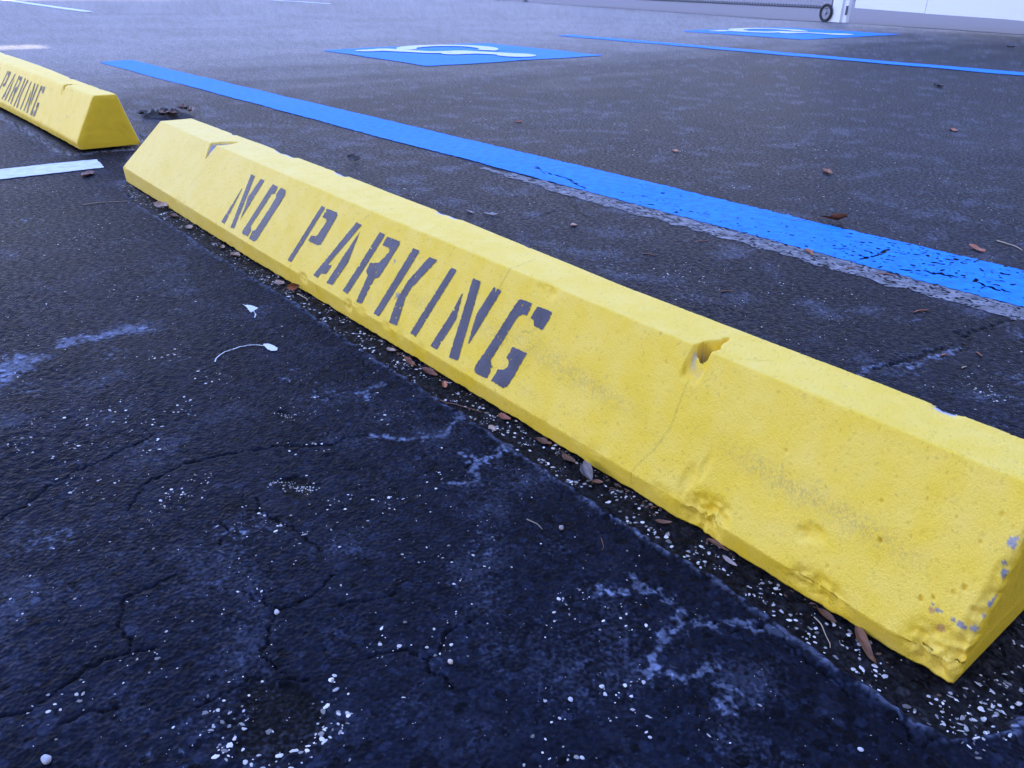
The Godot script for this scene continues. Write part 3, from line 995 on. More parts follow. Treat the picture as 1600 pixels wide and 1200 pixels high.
func _ready() -> void:
	rng.seed = 7
	# ------------------------------------------------ camera, sky, sun
	var cam := Camera3D.new()
	cam.position = Vector3(1.9368, 0.4168, 0.5539)
	cam.rotation = Vector3(-0.4726, 0.8863, 0.0139)
	cam.fov = 51.82
	cam.near = 0.02
	cam.far = 300.0
	add_child(cam)
	cam.current = true

	var sky_mat := ProceduralSkyMaterial.new()
	sky_mat.sky_top_color = Color(0.49, 0.62, 0.95)
	sky_mat.sky_horizon_color = Color(0.96, 0.96, 0.99)
	sky_mat.sky_curve = 0.25
	sky_mat.ground_bottom_color = Color(0.2, 0.2, 0.24)
	sky_mat.ground_horizon_color = Color(0.6, 0.62, 0.7)
	sky_mat.sun_angle_max = 4.0
	sky_mat.sky_energy_multiplier = 1.1
	var sky := Sky.new()
	sky.sky_material = sky_mat
	var env := Environment.new()
	env.background_mode = Environment.BG_SKY
	env.sky = sky
	env.tonemap_mode = Environment.TONE_MAPPER_LINEAR
	env.tonemap_exposure = 2.85
	env.sdfgi_enabled = true
	env.ssao_enabled = true
	env.ssil_enabled = true
	var we := WorldEnvironment.new()
	we.environment = env
	add_child(we)

	var sun := DirectionalLight3D.new()
	sun.light_energy = 1.6
	sun.light_color = Color(1.0, 0.95, 0.87)
	sun.light_angular_distance = 0.5
	sun.shadow_enabled = true
	sun.rotation_degrees = Vector3(-35.0, 90.0, 0.0)
	add_child(sun)

	# ------------------------------------------------ noises, materials
	n_low = noise(1.7, 2, 3)
	n_wide = noise(0.8, 3, 5)
	n_mid = noise(32.0, 2, 8)
	n_bump = noise(120.0, 1, 13)
	n_fine = noise(300.0, 1, 21)
	n_grit = noise(210.0, 2, 34)
	n_stone = noise(115.0, 1, 55)
	n_stone.noise_type = FastNoiseLite.TYPE_CELLULAR
	n_stone.cellular_return_type = FastNoiseLite.RETURN_DISTANCE
	n_stone.cellular_jitter = 0.9

	var asphalt := StandardMaterial3D.new()
	asphalt.vertex_color_use_as_albedo = true
	asphalt.roughness = 1.0
	asphalt.roughness_texture = noise_tex(noise(0.11, 3, 77), 512, 0.32, 0.72)
	asphalt.metallic_specular = 0.15
	asphalt.albedo_texture = grain_texture()
	asphalt.normal_enabled = true
	var grit := noise(0.16, 1, 9)
	grit.noise_type = FastNoiseLite.TYPE_CELLULAR
	grit.cellular_return_type = FastNoiseLite.RETURN_DISTANCE
	asphalt.normal_texture = noise_tex(grit, 1024, 0, 1, true, 3.0)
	asphalt.normal_scale = 0.5
	asphalt.uv1_scale = Vector3(1.6, 1.6, 1.6)
	M.asphalt = asphalt

	var yellow := StandardMaterial3D.new()
	yellow.vertex_color_use_as_albedo = true
	yellow.roughness = 0.48
	yellow.metallic_specular = 0.38
	yellow.normal_enabled = true
	yellow.normal_texture = noise_tex(noise(0.24, 2, 19), 512, 0, 1, true, 4.0)
	yellow.normal_scale = 0.32
	yellow.uv1_triplanar = true
	yellow.uv1_scale = Vector3(5, 5, 5)
	M.yellow = yellow

	var marking := func(c: Color, lo: float) -> StandardMaterial3D:
		var m := paint(c, 0.6, 0.16)
		m.albedo_texture = noise_tex(noise(0.03, 4, 41), 512, lo, 1.0)
		m.uv1_triplanar = true
		m.uv1_world_triplanar = true
		m.uv1_scale = Vector3(2.3, 2.3, 2.3)
		return m
	M.blue = marking.call(lin(0.008, 0.265, 0.90), 0.8)
	M.white = marking.call(lin(0.72, 0.76, 0.78), 0.85)
	M.grey = marking.call(lin(0.33, 0.335, 0.37), 0.5)
	M.stencil = marking.call(lin(0.075, 0.077, 0.125), 0.6)
	M.stencil.metallic_specular = 0.45
	M.stencil.roughness = 0.45
	M.faded = marking.call(lin(0.36, 0.31, 0.22), 0.6)
	M.leaf = StandardMaterial3D.new()
	M.leaf.vertex_color_use_as_albedo = true
	M.leaf.roughness = 0.6
	M.stone = StandardMaterial3D.new()
	M.stone.vertex_color_use_as_albedo = true
	M.stone.roughness = 0.75
	M.post = paint(lin(0.78, 0.80, 0.82), 0.45)
	M.steel = paint(lin(0.09, 0.095, 0.12), 0.5)
	M.wire = paint(lin(0.30, 0.31, 0.34), 0.5)
	M.rubber = paint(lin(0.02, 0.02, 0.022), 0.7)
	M.wall = paint(lin(0.78, 0.74, 0.66), 0.85)
	M.roof = paint(lin(0.18, 0.17, 0.17), 0.8)
	M.glass = paint(lin(0.03, 0.035, 0.04), 0.08)
	M.concrete = marking.call(lin(0.19, 0.175, 0.195), 0.75)

	# ------------------------------------------------ maps of cracks and pale residue
	crack_map.resize(MW * MH)
	pale_map.resize(MW * MH)
	for line in CRACKS:
		var back: bool = line[1] < 0.0
		stamp(crack_map, rough_line(line, 0.004, 0.008 if back else 0.004), 0.0022 if back else 0.0008, 1.0, false)
	for line in BLUE_CRACKS:
		stamp(crack_map, rough_line(line, 0.006, 0.012), 0.0018, 1.0, false)
	for i in PALE.size():
		var scuff: bool = i >= 9 and i <= 11
		stamp(pale_map, rough_line(PALE[i], 0.006, 0.008), 0.011 if scuff else 0.0045, 0.95 if scuff else 0.7, true)
	# finer hairline net
	for k in 46:
		var p := Vector2(rng.randf_range(0.2, 1.85), rng.randf_range(-0.9, 0.72))
		var dir := rng.randf() * TAU
		var pts := [p.x, p.y]
		for i in rng.randi_range(2, 6):
			dir += rng.randf_range(-0.7, 0.7)
			p += Vector2(cos(dir), sin(dir)) * rng.randf_range(0.012, 0.04)
			pts.append_array([p.x, p.y])
		stamp(crack_map, rough_line(pts, 0.004, 0.005), 0.0005, 0.6, false)
	# scuffs
	for k in 60:
		var p := Vector2(rng.randf_range(0.2, 1.85), rng.randf_range(-1.0, 0.72))
		var q := p + Vector2(rng.randf_range(-0.03, 0.03), rng.randf_range(-0.03, 0.03))
		stamp(pale_map, rough_line([p.x, p.y, q.x, q.y], 0.006, 0.02), rng.randf_range(0.006, 0.016), rng.randf_range(0.15, 0.4), true)
	edge_tab.resize(100)
	var ed: Array = SEAL_EDGE[0]
	for i in 100:
		var x := -0.05 + 0.02 * i
		var z := 0.128
		for k in ed.size() / 2 - 1:
			if x >= ed[2 * k] and x < ed[2 * k + 2]:
				z = lerpf(ed[2 * k + 1], ed[2 * k + 3], (x - ed[2 * k]) / (ed[2 * k + 2] - ed[2 * k]))
				break
		edge_tab[i] = z

	# ------------------------------------------------ setting
	var ground := put("asphalt_ground", make_ground(), M.asphalt)
	tag(ground, "dark sealed asphalt of the car park", "", "", "structure")
	print("ground ", Time.get_ticks_msec())
	markings(ground)
	print("markings ", Time.get_ticks_msec())
	background()
	# ------------------------------------------------ objects
	wheel_stops()
	print("stops ", Time.get_ticks_msec())
	gravel()
	litter()
	print("done ", Time.get_ticks_msec())


func markings(ground: Node3D) -> void:
	var wear := func(x: float, z: float, amount: float) -> float:
		var r := FOOT.distance_to(Vector2(x, z))
		var a := clampf(2.2 / r - 0.35, 0.0, 1.0)
		var n := 0.7 * n_bump.get_noise_2d(x * 0.95, z * 0.7) + 0.3 * n_mid.get_noise_2d(x * 0.8, z * 0.8) + 0.25 * n_wide.get_noise_2d(x * 3.0, z * 3.0)
		return (1.0 - amount * a + n * a) * 0.01
	# near blue line
	var mid1 := func(x: float) -> float: return -0.742 - 0.0307 * x
	var cover1 := func(x: float, z: float) -> float:
		var e: float = 0.0895 - absf(z - mid1.call(x))
		e = minf(e, (x + 2.98) * 0.6 - 0.25 * absf(z - mid1.call(x) + 0.06))
		e += 0.004 * n_mid.get_noise_2d(x, z) + 0.003 * n_bump.get_noise_2d(x, z)
		return minf(e, minf(wear.call(x, z, 0.57), (0.35 - sample(crack_map, x, z)) * 0.01))
	var l1 := put("blue_line", ground_paint(stations(-3.05, 3.2, -0.74, 0.0032), func(x, t): return mid1.call(x) - 0.1 + 0.2 * t, 60, cover1, 0.0016), M.blue, ground)
	tag(l1, "worn blue painted line running just behind the near wheel stop")
	# grey remains of an older line in front of it
	var cover0 := func(x: float, z: float) -> float:
		var off: float = z - (mid1.call(x) + 0.089)
		var e := minf(off + 0.004, 0.058 - off) + 0.012 * n_mid.get_noise_2d(x * 0.7, z * 0.7) + 0.012 * smoothstep(0.7, 0.3, x) * -2.0
		var gr := n_bump.get_noise_2d(x * 1.3, z * 1.3) + 0.6 * n_mid.get_noise_2d(x, z + 3.0)
		return minf(e, (gr + 0.26) * 0.01)
	var l0 := put("worn_grey_line", ground_paint(stations(0.35, 3.2, -0.66, 0.003), func(x, t): return mid1.call(x) + 0.08 + 0.08 * t, 40, cover0, 0.0007), M.grey, ground)
	tag(l0, "granular grey remains of an old line along the near blue line")
	# far blue line
	var cover2 := func(x: float, z: float) -> float:
		return minf(minf(0.095 - absf(z + 4.39), (x + 3.5) * 0.5 - 0.1 * absf(z + 4.39)), 1.0) + 0.006 * n_mid.get_noise_2d(x * 0.2, z * 0.2)
	var l2 := put("blue_line", ground_paint(stations(-3.6, 4.2, -4.39, 0.003), func(x, t): return -4.39 - 0.12 + 0.24 * t, 24, cover2, 0.003), M.blue, ground)
	tag(l2, "thin looking blue painted line between the two blue squares")
	# white stall line at the far left, seen end on between the stops
	var coverw := func(x: float, z: float) -> float:
		var e := minf(0.057 - absf(x + 0.232 + 0.06 * (z - 0.1) * 0.3), z - 0.098 - 0.08 * (x + 0.232))
		return e + 0.003 * n_mid.get_noise_2d(x, z)
	var lw := put("white_line", ground_paint(stations(-0.31, -0.15, 0.3, 0.0025), func(x, t): return 0.07 + 4.0 * t * t * t + 0.12 * t, 120, coverw, 0.0016), M.white, ground)
	tag(lw, "short white painted line ending at the gap between the wheel stops")
	# far white stall lines
	for k in 2:
		var zc: float = [-2.12, -6.62][k]
		var x0: float = [-9.58, -11.98][k]
		var cv := func(x: float, z: float) -> float: return minf(0.075 - absf(z - zc), x0 + 0.4 * (z - zc) - x)
		var o := put("white_line", ground_paint(stations(-24.0, x0 + 0.1, zc, 0.002), func(x, t): return zc - 0.1 + 0.2 * t, 14, cv, 0.004), M.white, ground)
		tag(o, ["white stall line at the far left top corner", "white stall line at the top edge left of the middle"][k])
	# two blue squares with the wheelchair symbol
	for k in 2:
		var c: Vector2 = [Vector2(-2.45, -2.58), Vector2(-2.78, -6.62)][k]
		var hx: float = [0.605, 0.68][k]
		var hz: float = [0.66, 0.80][k]
		var cs := func(x: float, z: float) -> float: return minf(hx - absf(x - c.x), hz - absf(z - c.y)) + 0.008 * n_mid.get_noise_2d(x * 0.2, z * 0.2)
		var sq := put("blue_square", ground_paint(stations(c.x - hx - 0.05, c.x + hx + 0.05, c.y, 0.003), func(x, t): return c.y + (t * 2.0 - 1.0) * (hz + 0.04), 70, cs, 0.003), M.blue, ground)
		tag(sq, ["nearer blue square with white wheelchair symbol", "farther blue square with white wheelchair symbol by the white post"][k])
		var sc := hx / 0.605
		var sym := func(x: float, z: float) -> float:
			var p := Vector2(x - c.x, z - c.y) / sc
			var d := 0.12 - p.distance_to(Vector2(0.36, -0.15)) * 1.0
			d = maxf(d, 0.075 - seg(p, Vector2(0.26, -0.14), Vector2(-0.05, -0.02)))
			d = maxf(d, 0.055 - seg(p, Vector2(0.10, -0.08), Vector2(0.06, 0.13)))
			d = maxf(d, 0.07 - seg(p, Vector2(-0.05, -0.02), Vector2(-0.08, 0.17)))
			d = maxf(d, 0.07 - seg(p, Vector2(-0.08, 0.17), Vector2(-0.40, 0.33)))
			d = maxf(d, 0.06 - seg(p, Vector2(-0.40, 0.33), Vector2(-0.39, 0.47)))
			var q := p - Vector2(-0.27, -0.08)
			var a := atan2(q.y, q.x)
			if a < -0.55 or a > 1.75:
				d = maxf(d, 0.065 - absf(q.length() - 0.27))
			return d + 0.004 * n_mid.get_noise_2d(x * 0.3, z * 0.3)
		var pos := PackedVector3Array()
		var val := PackedFloat32Array()
		var nn := 90
		for j in nn:
			for i in nn:
				var x := c.x - 0.66 * sc + 1.32 * sc * i / (nn - 1)
				var z := c.y - 0.66 * sc + 1.32 * sc * j / (nn - 1)
				pos.append(Vector3(x, ground_y(x, z) + 0.007, z))
				val.append(sym.call(x, z))
		put("wheelchair_symbol", sheet(nn, nn, pos, val, Vector3.UP), M.white, sq)
	# splashes of white paint
	var drop := PackedVector2Array([Vector2(1.0324, 0.2220), Vector2(1.0347, 0.2171), Vector2(1.0441, 0.2142), Vector2(1.0546, 0.2135), Vector2(1.0603, 0.2170), Vector2(1.0577, 0.2222), Vector2(1.0507, 0.2241), Vector2(1.0400, 0.2233)])
	var tail := [1.0374, 0.2242, 1.0289, 0.2304, 1.0232, 0.2398, 1.0236, 0.2486, 1.0244, 0.2585, 1.0264, 0.2688, 1.0336, 0.2790, 1.0394, 0.2853, 1.0481, 0.2895]
	var drip := func(x: float, z: float) -> float:
		var p := Vector2(x, z)
		var d := in_poly(p, drop) + 0.0005
		for i in tail.size() / 2 - 1:
			d = maxf(d, 0.0007 - seg(p, Vector2(tail[2 * i], tail[2 * i + 1]), Vector2(tail[2 * i + 2], tail[2 * i + 3])))
		return d + 0.0002 * n_bump.get_noise_2d(x * 2.0, z * 2.0)
	blot(ground, "paint_drip", Vector2(1.018, 0.208), Vector2(1.065, 0.293), drip, "white paint drip with a long thin curved tail")
	var torn := PackedVector2Array([Vector2(0.8807, 0.1901), Vector2(0.8907, 0.1887), Vector2(0.8958, 0.1821), Vector2(0.9131, 0.1779), Vector2(0.9171, 0.1866), Vector2(0.9228, 0.1927), Vector2(0.9114, 0.1918), Vector2(0.8971, 0.1897)])
	var scrap := func(x: float, z: float) -> float:
		var p := Vector2(x, z)
		var d := in_poly(p, torn)
		d = maxf(d, 0.0007 - minf(seg(p, Vector2(0.918, 0.1873), Vector2(0.9329, 0.1905)), seg(p, Vector2(0.9329, 0.1905), Vector2(0.9423, 0.1959))))
		return d + 0.0004 * n_bump.get_noise_2d(x, z)
	blot(ground, "paint_drip", Vector2(0.874, 0.172), Vector2(0.950, 0.200), scrap, "triangular white paint splash with a short leg")


func blot(ground: Node3D, called: String, lo: Vector2, hi: Vector2, f: Callable, label: String) -> void:
	var nn := 120
	var pos := PackedVector3Array()
	var val := PackedFloat32Array()
	for j in nn:
		for i in nn:
			var x := lerpf(lo.x, hi.x, i / (nn - 1.0))
			var z := lerpf(lo.y, hi.y, j / (nn - 1.0))
			pos.append(Vector3(x, ground_y(x, z) + 0.0012, z))
			val.append(f.call(x, z))
	tag(put(called, sheet(nn, nn, pos, val, Vector3.UP), M.white, ground), label)


func background() -> void:
	# pale concrete apron beyond the asphalt, under the fence
	var edge := [Vector2(-30.0, -16.4), Vector2(-11.7, -11.0), Vector2(-10.1, -10.6), Vector2(-7.9, -10.05), Vector2(-6.03, -9.5), Vector2(-4.7, -9.12), Vector2(-3.64, -9.06), Vector2(-3.0, -8.98), Vector2(-2.18, -8.80), Vector2(-1.47, -8.585), Vector2(6.0, -6.7), Vector2(20.0, -3.2)]
	var st := SurfaceTool.new()
	st.begin(Mesh.PRIMITIVE_TRIANGLES)
	for i in edge.size() - 1:
		for t in 12:
			var a: Vector2 = edge[i].lerp(edge[i + 1], t / 12.0)
			var b: Vector2 = edge[i].lerp(edge[i + 1], (t + 1) / 12.0)
			a.y += 0.05 * n_mid.get_noise_2d(a.x * 0.12, 0.0)
			b.y += 0.05 * n_mid.get_noise_2d(b.x * 0.12, 0.0)
			var rows := [0.0, 0.05, 40.0]
			for r in 2:
				var q := [Vector3(a.x, 0.006, a.y - rows[r]), Vector3(b.x, 0.006, b.y - rows[r]), Vector3(b.x, 0.006, b.y - rows[r + 1]), Vector3(a.x, 0.006, a.y - rows[r + 1])]
				for v in [0, 2, 1, 0, 3, 2]:
					st.add_vertex(q[v])
	st.index()
	st.generate_normals()
	var apron := put("driveway", st.commit(), M.concrete)
	tag(apron, "pale concrete driveway beyond the asphalt edge", "", "", "structure")

	var dir := Vector3(0.9697, 0.0, 0.2445)
	var turn := atan2(-dir.z, dir.x)
	# white post
	var p := base("gate_post", Vector3(-3.80, 0.0, -9.22), "broad white gate post at the top right beside the gate wheel", "post")
	p.rotation.y = turn
	put("shaft", box(Vector3(0.15, 2.0, 0.15)), M.post, p, Vector3(-0.02, 1.0, 0.0))
	put("hinge_plate", box(Vector3(0.07, 1.98, 0.05)), M.post, p, Vector3(0.092, 0.99, 0.02))
	put("cap", box(Vector3(0.19, 0.04, 0.19)), M.post, p, Vector3(-0.02, 2.02, 0.0))
	for y in [0.14, 0.9, 1.7]:
		put("hinge", rod(0.014, 0.10, 10), M.steel, p, Vector3(0.125, y, 0.06))
	# white board fence panel hung right of the post
	var f := base("fence_panel", Vector3(-3.80, 0.0, -9.22) + dir * 0.19, "large plain white board panel raised off the ground at the top right", "fence panel")
	f.rotation.y = turn
	for k in 6:
		var b := put("board", box(Vector3(0.996, 1.62, 0.03)), M.post, f, Vector3(0.5 + k, 0.98, 0.0))
		b.rotation.z = 0.006 * (k % 2)
	put("rail", box(Vector3(6.0, 0.09, 0.04)), M.post, f, Vector3(3.0, 1.55, -0.036))
	put("rail", box(Vector3(6.0, 0.09, 0.04)), M.post, f, Vector3(3.0, 0.35, -0.036))
	f.rotation.z = -0.022
	# chain-link sliding gate left of the post
	var g := base("chain_link_gate", Vector3(-3.93, 0.0, -9.21), "dark chain link gate with pipe rail across the top edge", "gate")
	g.rotation.y = turn
	var lenx := 6.4
	for y in [0.165, 1.75]:
		var r := put("rail", rod(0.021, lenx), M.steel, g, Vector3(-lenx / 2.0, y, 0.0))
		r.rotation.z = PI / 2.0
	for x in [0.0, -3.2, -6.4]:
		put("upright", rod(0.021, 1.6), M.steel, g, Vector3(x, 0.96, 0.0))
	var wires := SurfaceTool.new()
	wires.begin(Mesh.PRIMITIVE_TRIANGLES)
	var step := 0.055
	for k in int(lenx / step):
		for s in [-1.0, 1.0]:
			var path := PackedVector3Array()
			for i in 2:
				path.append(Vector3(-lenx + k * step + (0.0 if s > 0 else step), 0.115, 0.024 + 0.003 * s))
				path.append(Vector3(-lenx + k * step + s * 0.5 * step * 0 + (step if s > 0 else 0.0), 0.17, 0.024 + 0.003 * s))
				break
			# each wire runs diagonally up the gate, folding at its edges
			var x := -lenx + k * step
			var y := 0.12
			path = PackedVector3Array([Vector3(x, y, 0.024)])
			var d: float = s
			while y < 1.74:
				y += step
				x += d * step * 0.5
				d = -d
				path.append(Vector3(x, y, 0.024 + 0.002 * d * s))
			wires.append_from(tube(path, 0.0021, 0.0021, Color(1, 1, 1), 4), 0, Transform3D.IDENTITY)
	var w := put("chain_link", wires.commit(), M.wire, g)
	tag(w, "", "", "", "stuff")
	# gate wheel
	var wh := put("wheel", wheel_ring(0.088, 0.016), M.rubber, g, Vector3(-0.045, 0.104, 0.05))
	put("rim", wheel_ring(0.062, 0.006), M.wire, wh)
	for k in 8:
		var s := put("spoke", rod(0.003, 0.12, 6), M.wire, wh)
		s.rotation.z = PI * k / 8.0
	put("hub", hub_mesh(), M.wire, wh)
	# slim dark post far off at the top edge
	var sp := base("marker_post", Vector3(-12.55, 0.0, -11.5), "slim dark post at the top edge left of the gate", "post")
	put("shaft", rod(0.03, 1.1), M.steel, sp, Vector3(0, 0.55, 0))
	put("foot", rod(0.07, 0.02), M.steel, sp, Vector3(0, 0.012, 0))

	# the building is unseen, added for its shade, and slotted to pass one sun strip
	var b := base("shade_building", Vector3(6.0, 0.0, 0.0), "added unseen building that shades the car park", "shade_building")
	put("wall", box(Vector3(9.0, 7.03, 60.0)), M.wall, b, Vector3(4.5, 3.515, 0.0))
	put("upper_wall", box(Vector3(0.4, 6.8, 60.0)), M.wall, b, Vector3(0.2, 10.93, 0.0))
	put("upper_floor", box(Vector3(0.4, 0.5, 29.45)), M.wall, b, Vector3(0.2, 7.28, -15.275))
	put("upper_floor", box(Vector3(0.4, 0.5, 26.0)), M.wall, b, Vector3(0.2, 7.28, 17.0))
	put("roof", box(Vector3(0.7, 0.25, 60.6)), M.roof, b, Vector3(0.2, 14.3, 0.0))
	for k in 8:
		for y in [1.9, 5.2, 10.6]:
			var win := put("window", box(Vector3(0.06, 1.5, 1.7)), M.post, b, Vector3(-0.032, y, -26.0 + k * 7.0))
			put("pane", box(Vector3(0.02, 1.36, 1.56)), M.glass, win, Vector3(-0.024, 0, 0))
	var door := put("door", box(Vector3(0.06, 2.1, 1.0)), M.steel, b, Vector3(-0.032, 1.07, 4.5))
	put("handle", box(Vector3(0.05, 0.03, 0.14)), M.wire, door, Vector3(-0.05, 0, 0.36))


func wheel_ring(r: float, t: float) -> Mesh:
	var m := TorusMesh.new()
	m.inner_radius = r - t
	m.outer_radius = r + t
	m.rings = 40
	m.ring_segments = 12
	var st := SurfaceTool.new()
	st.append_from(m, 0, Transform3D(Basis(Vector3.RIGHT, PI / 2.0), Vector3.ZERO))
	return st.commit()


func hub_mesh() -> Mesh:
	var st := SurfaceTool.new()
	st.append_from(rod(0.018, 0.05), 0, Transform3D(Basis(Vector3.RIGHT, PI / 2.0), Vector3.ZERO))
	return st.commit()


func wheel_stops() -> void:
	var a := base("wheel_stop", Vector3.ZERO, "large yellow concrete wheel stop in front lettered NO PARKING", "wheel stop", "yellow wheel stops in a row")
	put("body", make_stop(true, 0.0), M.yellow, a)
	for l in LETTERS:
		put("letter", make_letter(l[1], 0.0014, 0.0), M.stencil, a)
	var b := base("wheel_stop", Vector3(-2.245, 0.004, 0.058), "farther yellow wheel stop cut by the left edge of the picture", "wheel stop", "yellow wheel stops in a row")
	b.rotation.y = 0.0245
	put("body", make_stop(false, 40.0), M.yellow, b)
	for l in LETTERS:
		put("letter", make_letter(l[1], 0.0028, 40.0), M.faded, b)


func gravel() -> void:
	var spots := []
	var big := []
	var tone := func() -> Color:
		var k := 0.10 + 0.66 * rng.randf()
		return Color(k, k * rng.randf_range(0.94, 1.0), k * rng.randf_range(0.86, 1.03))
	var add := func(x: float, z: float, r: float, st := 1.0) -> void:
		spots.append([x, z, r, st * rng.randf_range(0.7, 1.5), tone.call(), rng.randi() % 4])
	# sparse everywhere near, thicker in drifts
	var tries := 0
	while spots.size() < 8000 and tries < 400000:
		tries += 1
		var x := rng.randf_range(-0.3, 2.1)
		var z := rng.randf_range(-1.9, 0.85)
		if gutter(x, z) > -0.004:
			continue
		if absf(z - (-0.742 - 0.0307 * x)) < 0.095:
			continue
		var dens := pow(clampf(0.45 + 0.5 * n_wide.get_noise_2d(x * 5.0, z * 5.0) + 0.5 * n_mid.get_noise_2d(x * 0.5, z * 0.5), 0.0, 1.0), 2.4)
		if rng.randf() < dens:
			add.call(x, z, 0.0004 + 0.0013 * pow(rng.randf(), 2.6), 1.2)
	for k in 9000:
		var x := rng.randf_range(0.3, 2.0)
		var z := rng.randf_range(-0.65, 0.75)
		if gutter(x, z) < -0.004 and rng.randf() < 0.35 + n_mid.get_noise_2d(x * 0.4, z * 0.4):
			add.call(x, z, rng.randf_range(0.00025, 0.0005), 1.2)
	# gutter in front of and beside the near stop
	for k in 3600:
		var x := rng.randf_range(0.0, 1.866)
		var z := rng.randf_range(0.08, 0.135) if rng.randf() < 0.9 else rng.randf_range(-0.11, 0.13)
		if gutter(x, z) < 0.002 or (x < 1.83 and z < 0.088) or n_mid.get_noise_2d(x * 0.8, z * 0.8) < -0.15:
			continue
		add.call(x, z, 0.0006 + 0.0021 * pow(rng.randf(), 2.6))
	for k in 170:
		var x := rng.randf_range(1.832, 1.872)
		var z := rng.randf_range(-0.11, 0.13)
		add.call(x, z, 0.0007 + 0.0014 * pow(rng.randf(), 2.0), 1.4)
	for q in [1.570, 0.115, 1.576, 0.119, 1.566, 0.120, 1.580, 0.115, 1.596, 0.117, 1.601, 0.120, 1.606, 0.114, 1.611, 0.117, 1.604, 0.110, 1.617, 0.120, 1.556, 0.118, 1.540, 0.116, 1.499, 0.118, 1.506, 0.113, 1.452, 0.117, 1.448, 0.120, 1.43, 0.116, 1.855, 0.094, 1.851, 0.088, 1.846, 0.104, 1.862, 0.07, 1.86, 0.05].map(func(v): return v):
		big.append(q)
	for i in big.size() / 2:
		add.call(big[2 * i], big[2 * i + 1], rng.randf_range(0.0016, 0.0036), 1.1)
	# gritty spots where the sealer has come away
	for i in CLUSTERS.size() / 2:
		for k in 16:
			var q := Vector2(CLUSTERS[2 * i], CLUSTERS[2 * i + 1]) + Vector2(rng.randfn(0.0, 0.012), rng.randfn(0.0, 0.012))
			add.call(q.x, q.y, 0.0006 + 0.0016 * pow(rng.randf(), 2.4))
	for k in 90:
		var t := rng.randf_range(-1.0, 1.0)
		add.call(1.3445 + t * 0.017 + rng.randfn(0.0, 0.004), 0.3267 - t * 0.012 + rng.randfn(0.0, 0.004), rng.randf_range(0.0005, 0.0012))
	for k in 22:
		var t := rng.randf()
		add.call(1.205 + t * 0.018 + rng.randfn(0.0, 0.002), 0.285 - t * 0.012 + rng.randfn(0.0, 0.003), rng.randf_range(0.0005, 0.0011))
	for k in 120:
		var t := rng.randf_range(-2.6, 1.8)
		var rr := rng.randfn(0.036, 0.007)
		add.call(1.576 + cos(t) * rr, 0.446 - sin(t) * rr, 0.0006 + 0.0022 * pow(rng.randf(), 2.0))
	# larger specks beyond the stop
	for k in 2600:
		var x := rng.randf_range(-1.6, 1.9)
		var z := rng.randf_range(-4.0, -0.9)
		if n_wide.get_noise_2d(x * 2.0, z * 2.0) + 0.3 * n_mid.get_noise_2d(x * 0.3, z * 0.3) > 0.05:
			add.call(x, z, rng.randf_range(0.0009, 0.0026))
	spots = spots.filter(func(s): return not (s[0] < 1.835 and s[0] > -0.01 and s[1] < 0.084 and s[1] > -0.08))
	scatter("gravel_specks", "pale %s stone specks strewn over the dark asphalt", spots, M.stone)
	print("specks ", spots.size())
	# crumbs of dead leaf along the foot of the stop
	var crumbs := []
	for k in 420:
		var x := rng.randf_range(0.0, 1.83)
		var z := tab(BOT_Z, x) + absf(rng.randfn(0.002, 0.006))
		if n_mid.get_noise_2d(x * 0.4, 3.0) < -0.05:
			continue
		var d := rng.randf_range(0.5, 1.3)
		crumbs.append([x, z, rng.randf_range(0.0008, 0.0022), rng.randf_range(1.0, 1.9), Color(0.11, 0.055, 0.035) * d, rng.randi() % 4])
	for c in crumbs:
		c[4].a = 1.0
	scatter("leaf_crumbs", "brown %s crumbs of dead leaf along the foot of the stop", crumbs, M.leaf)


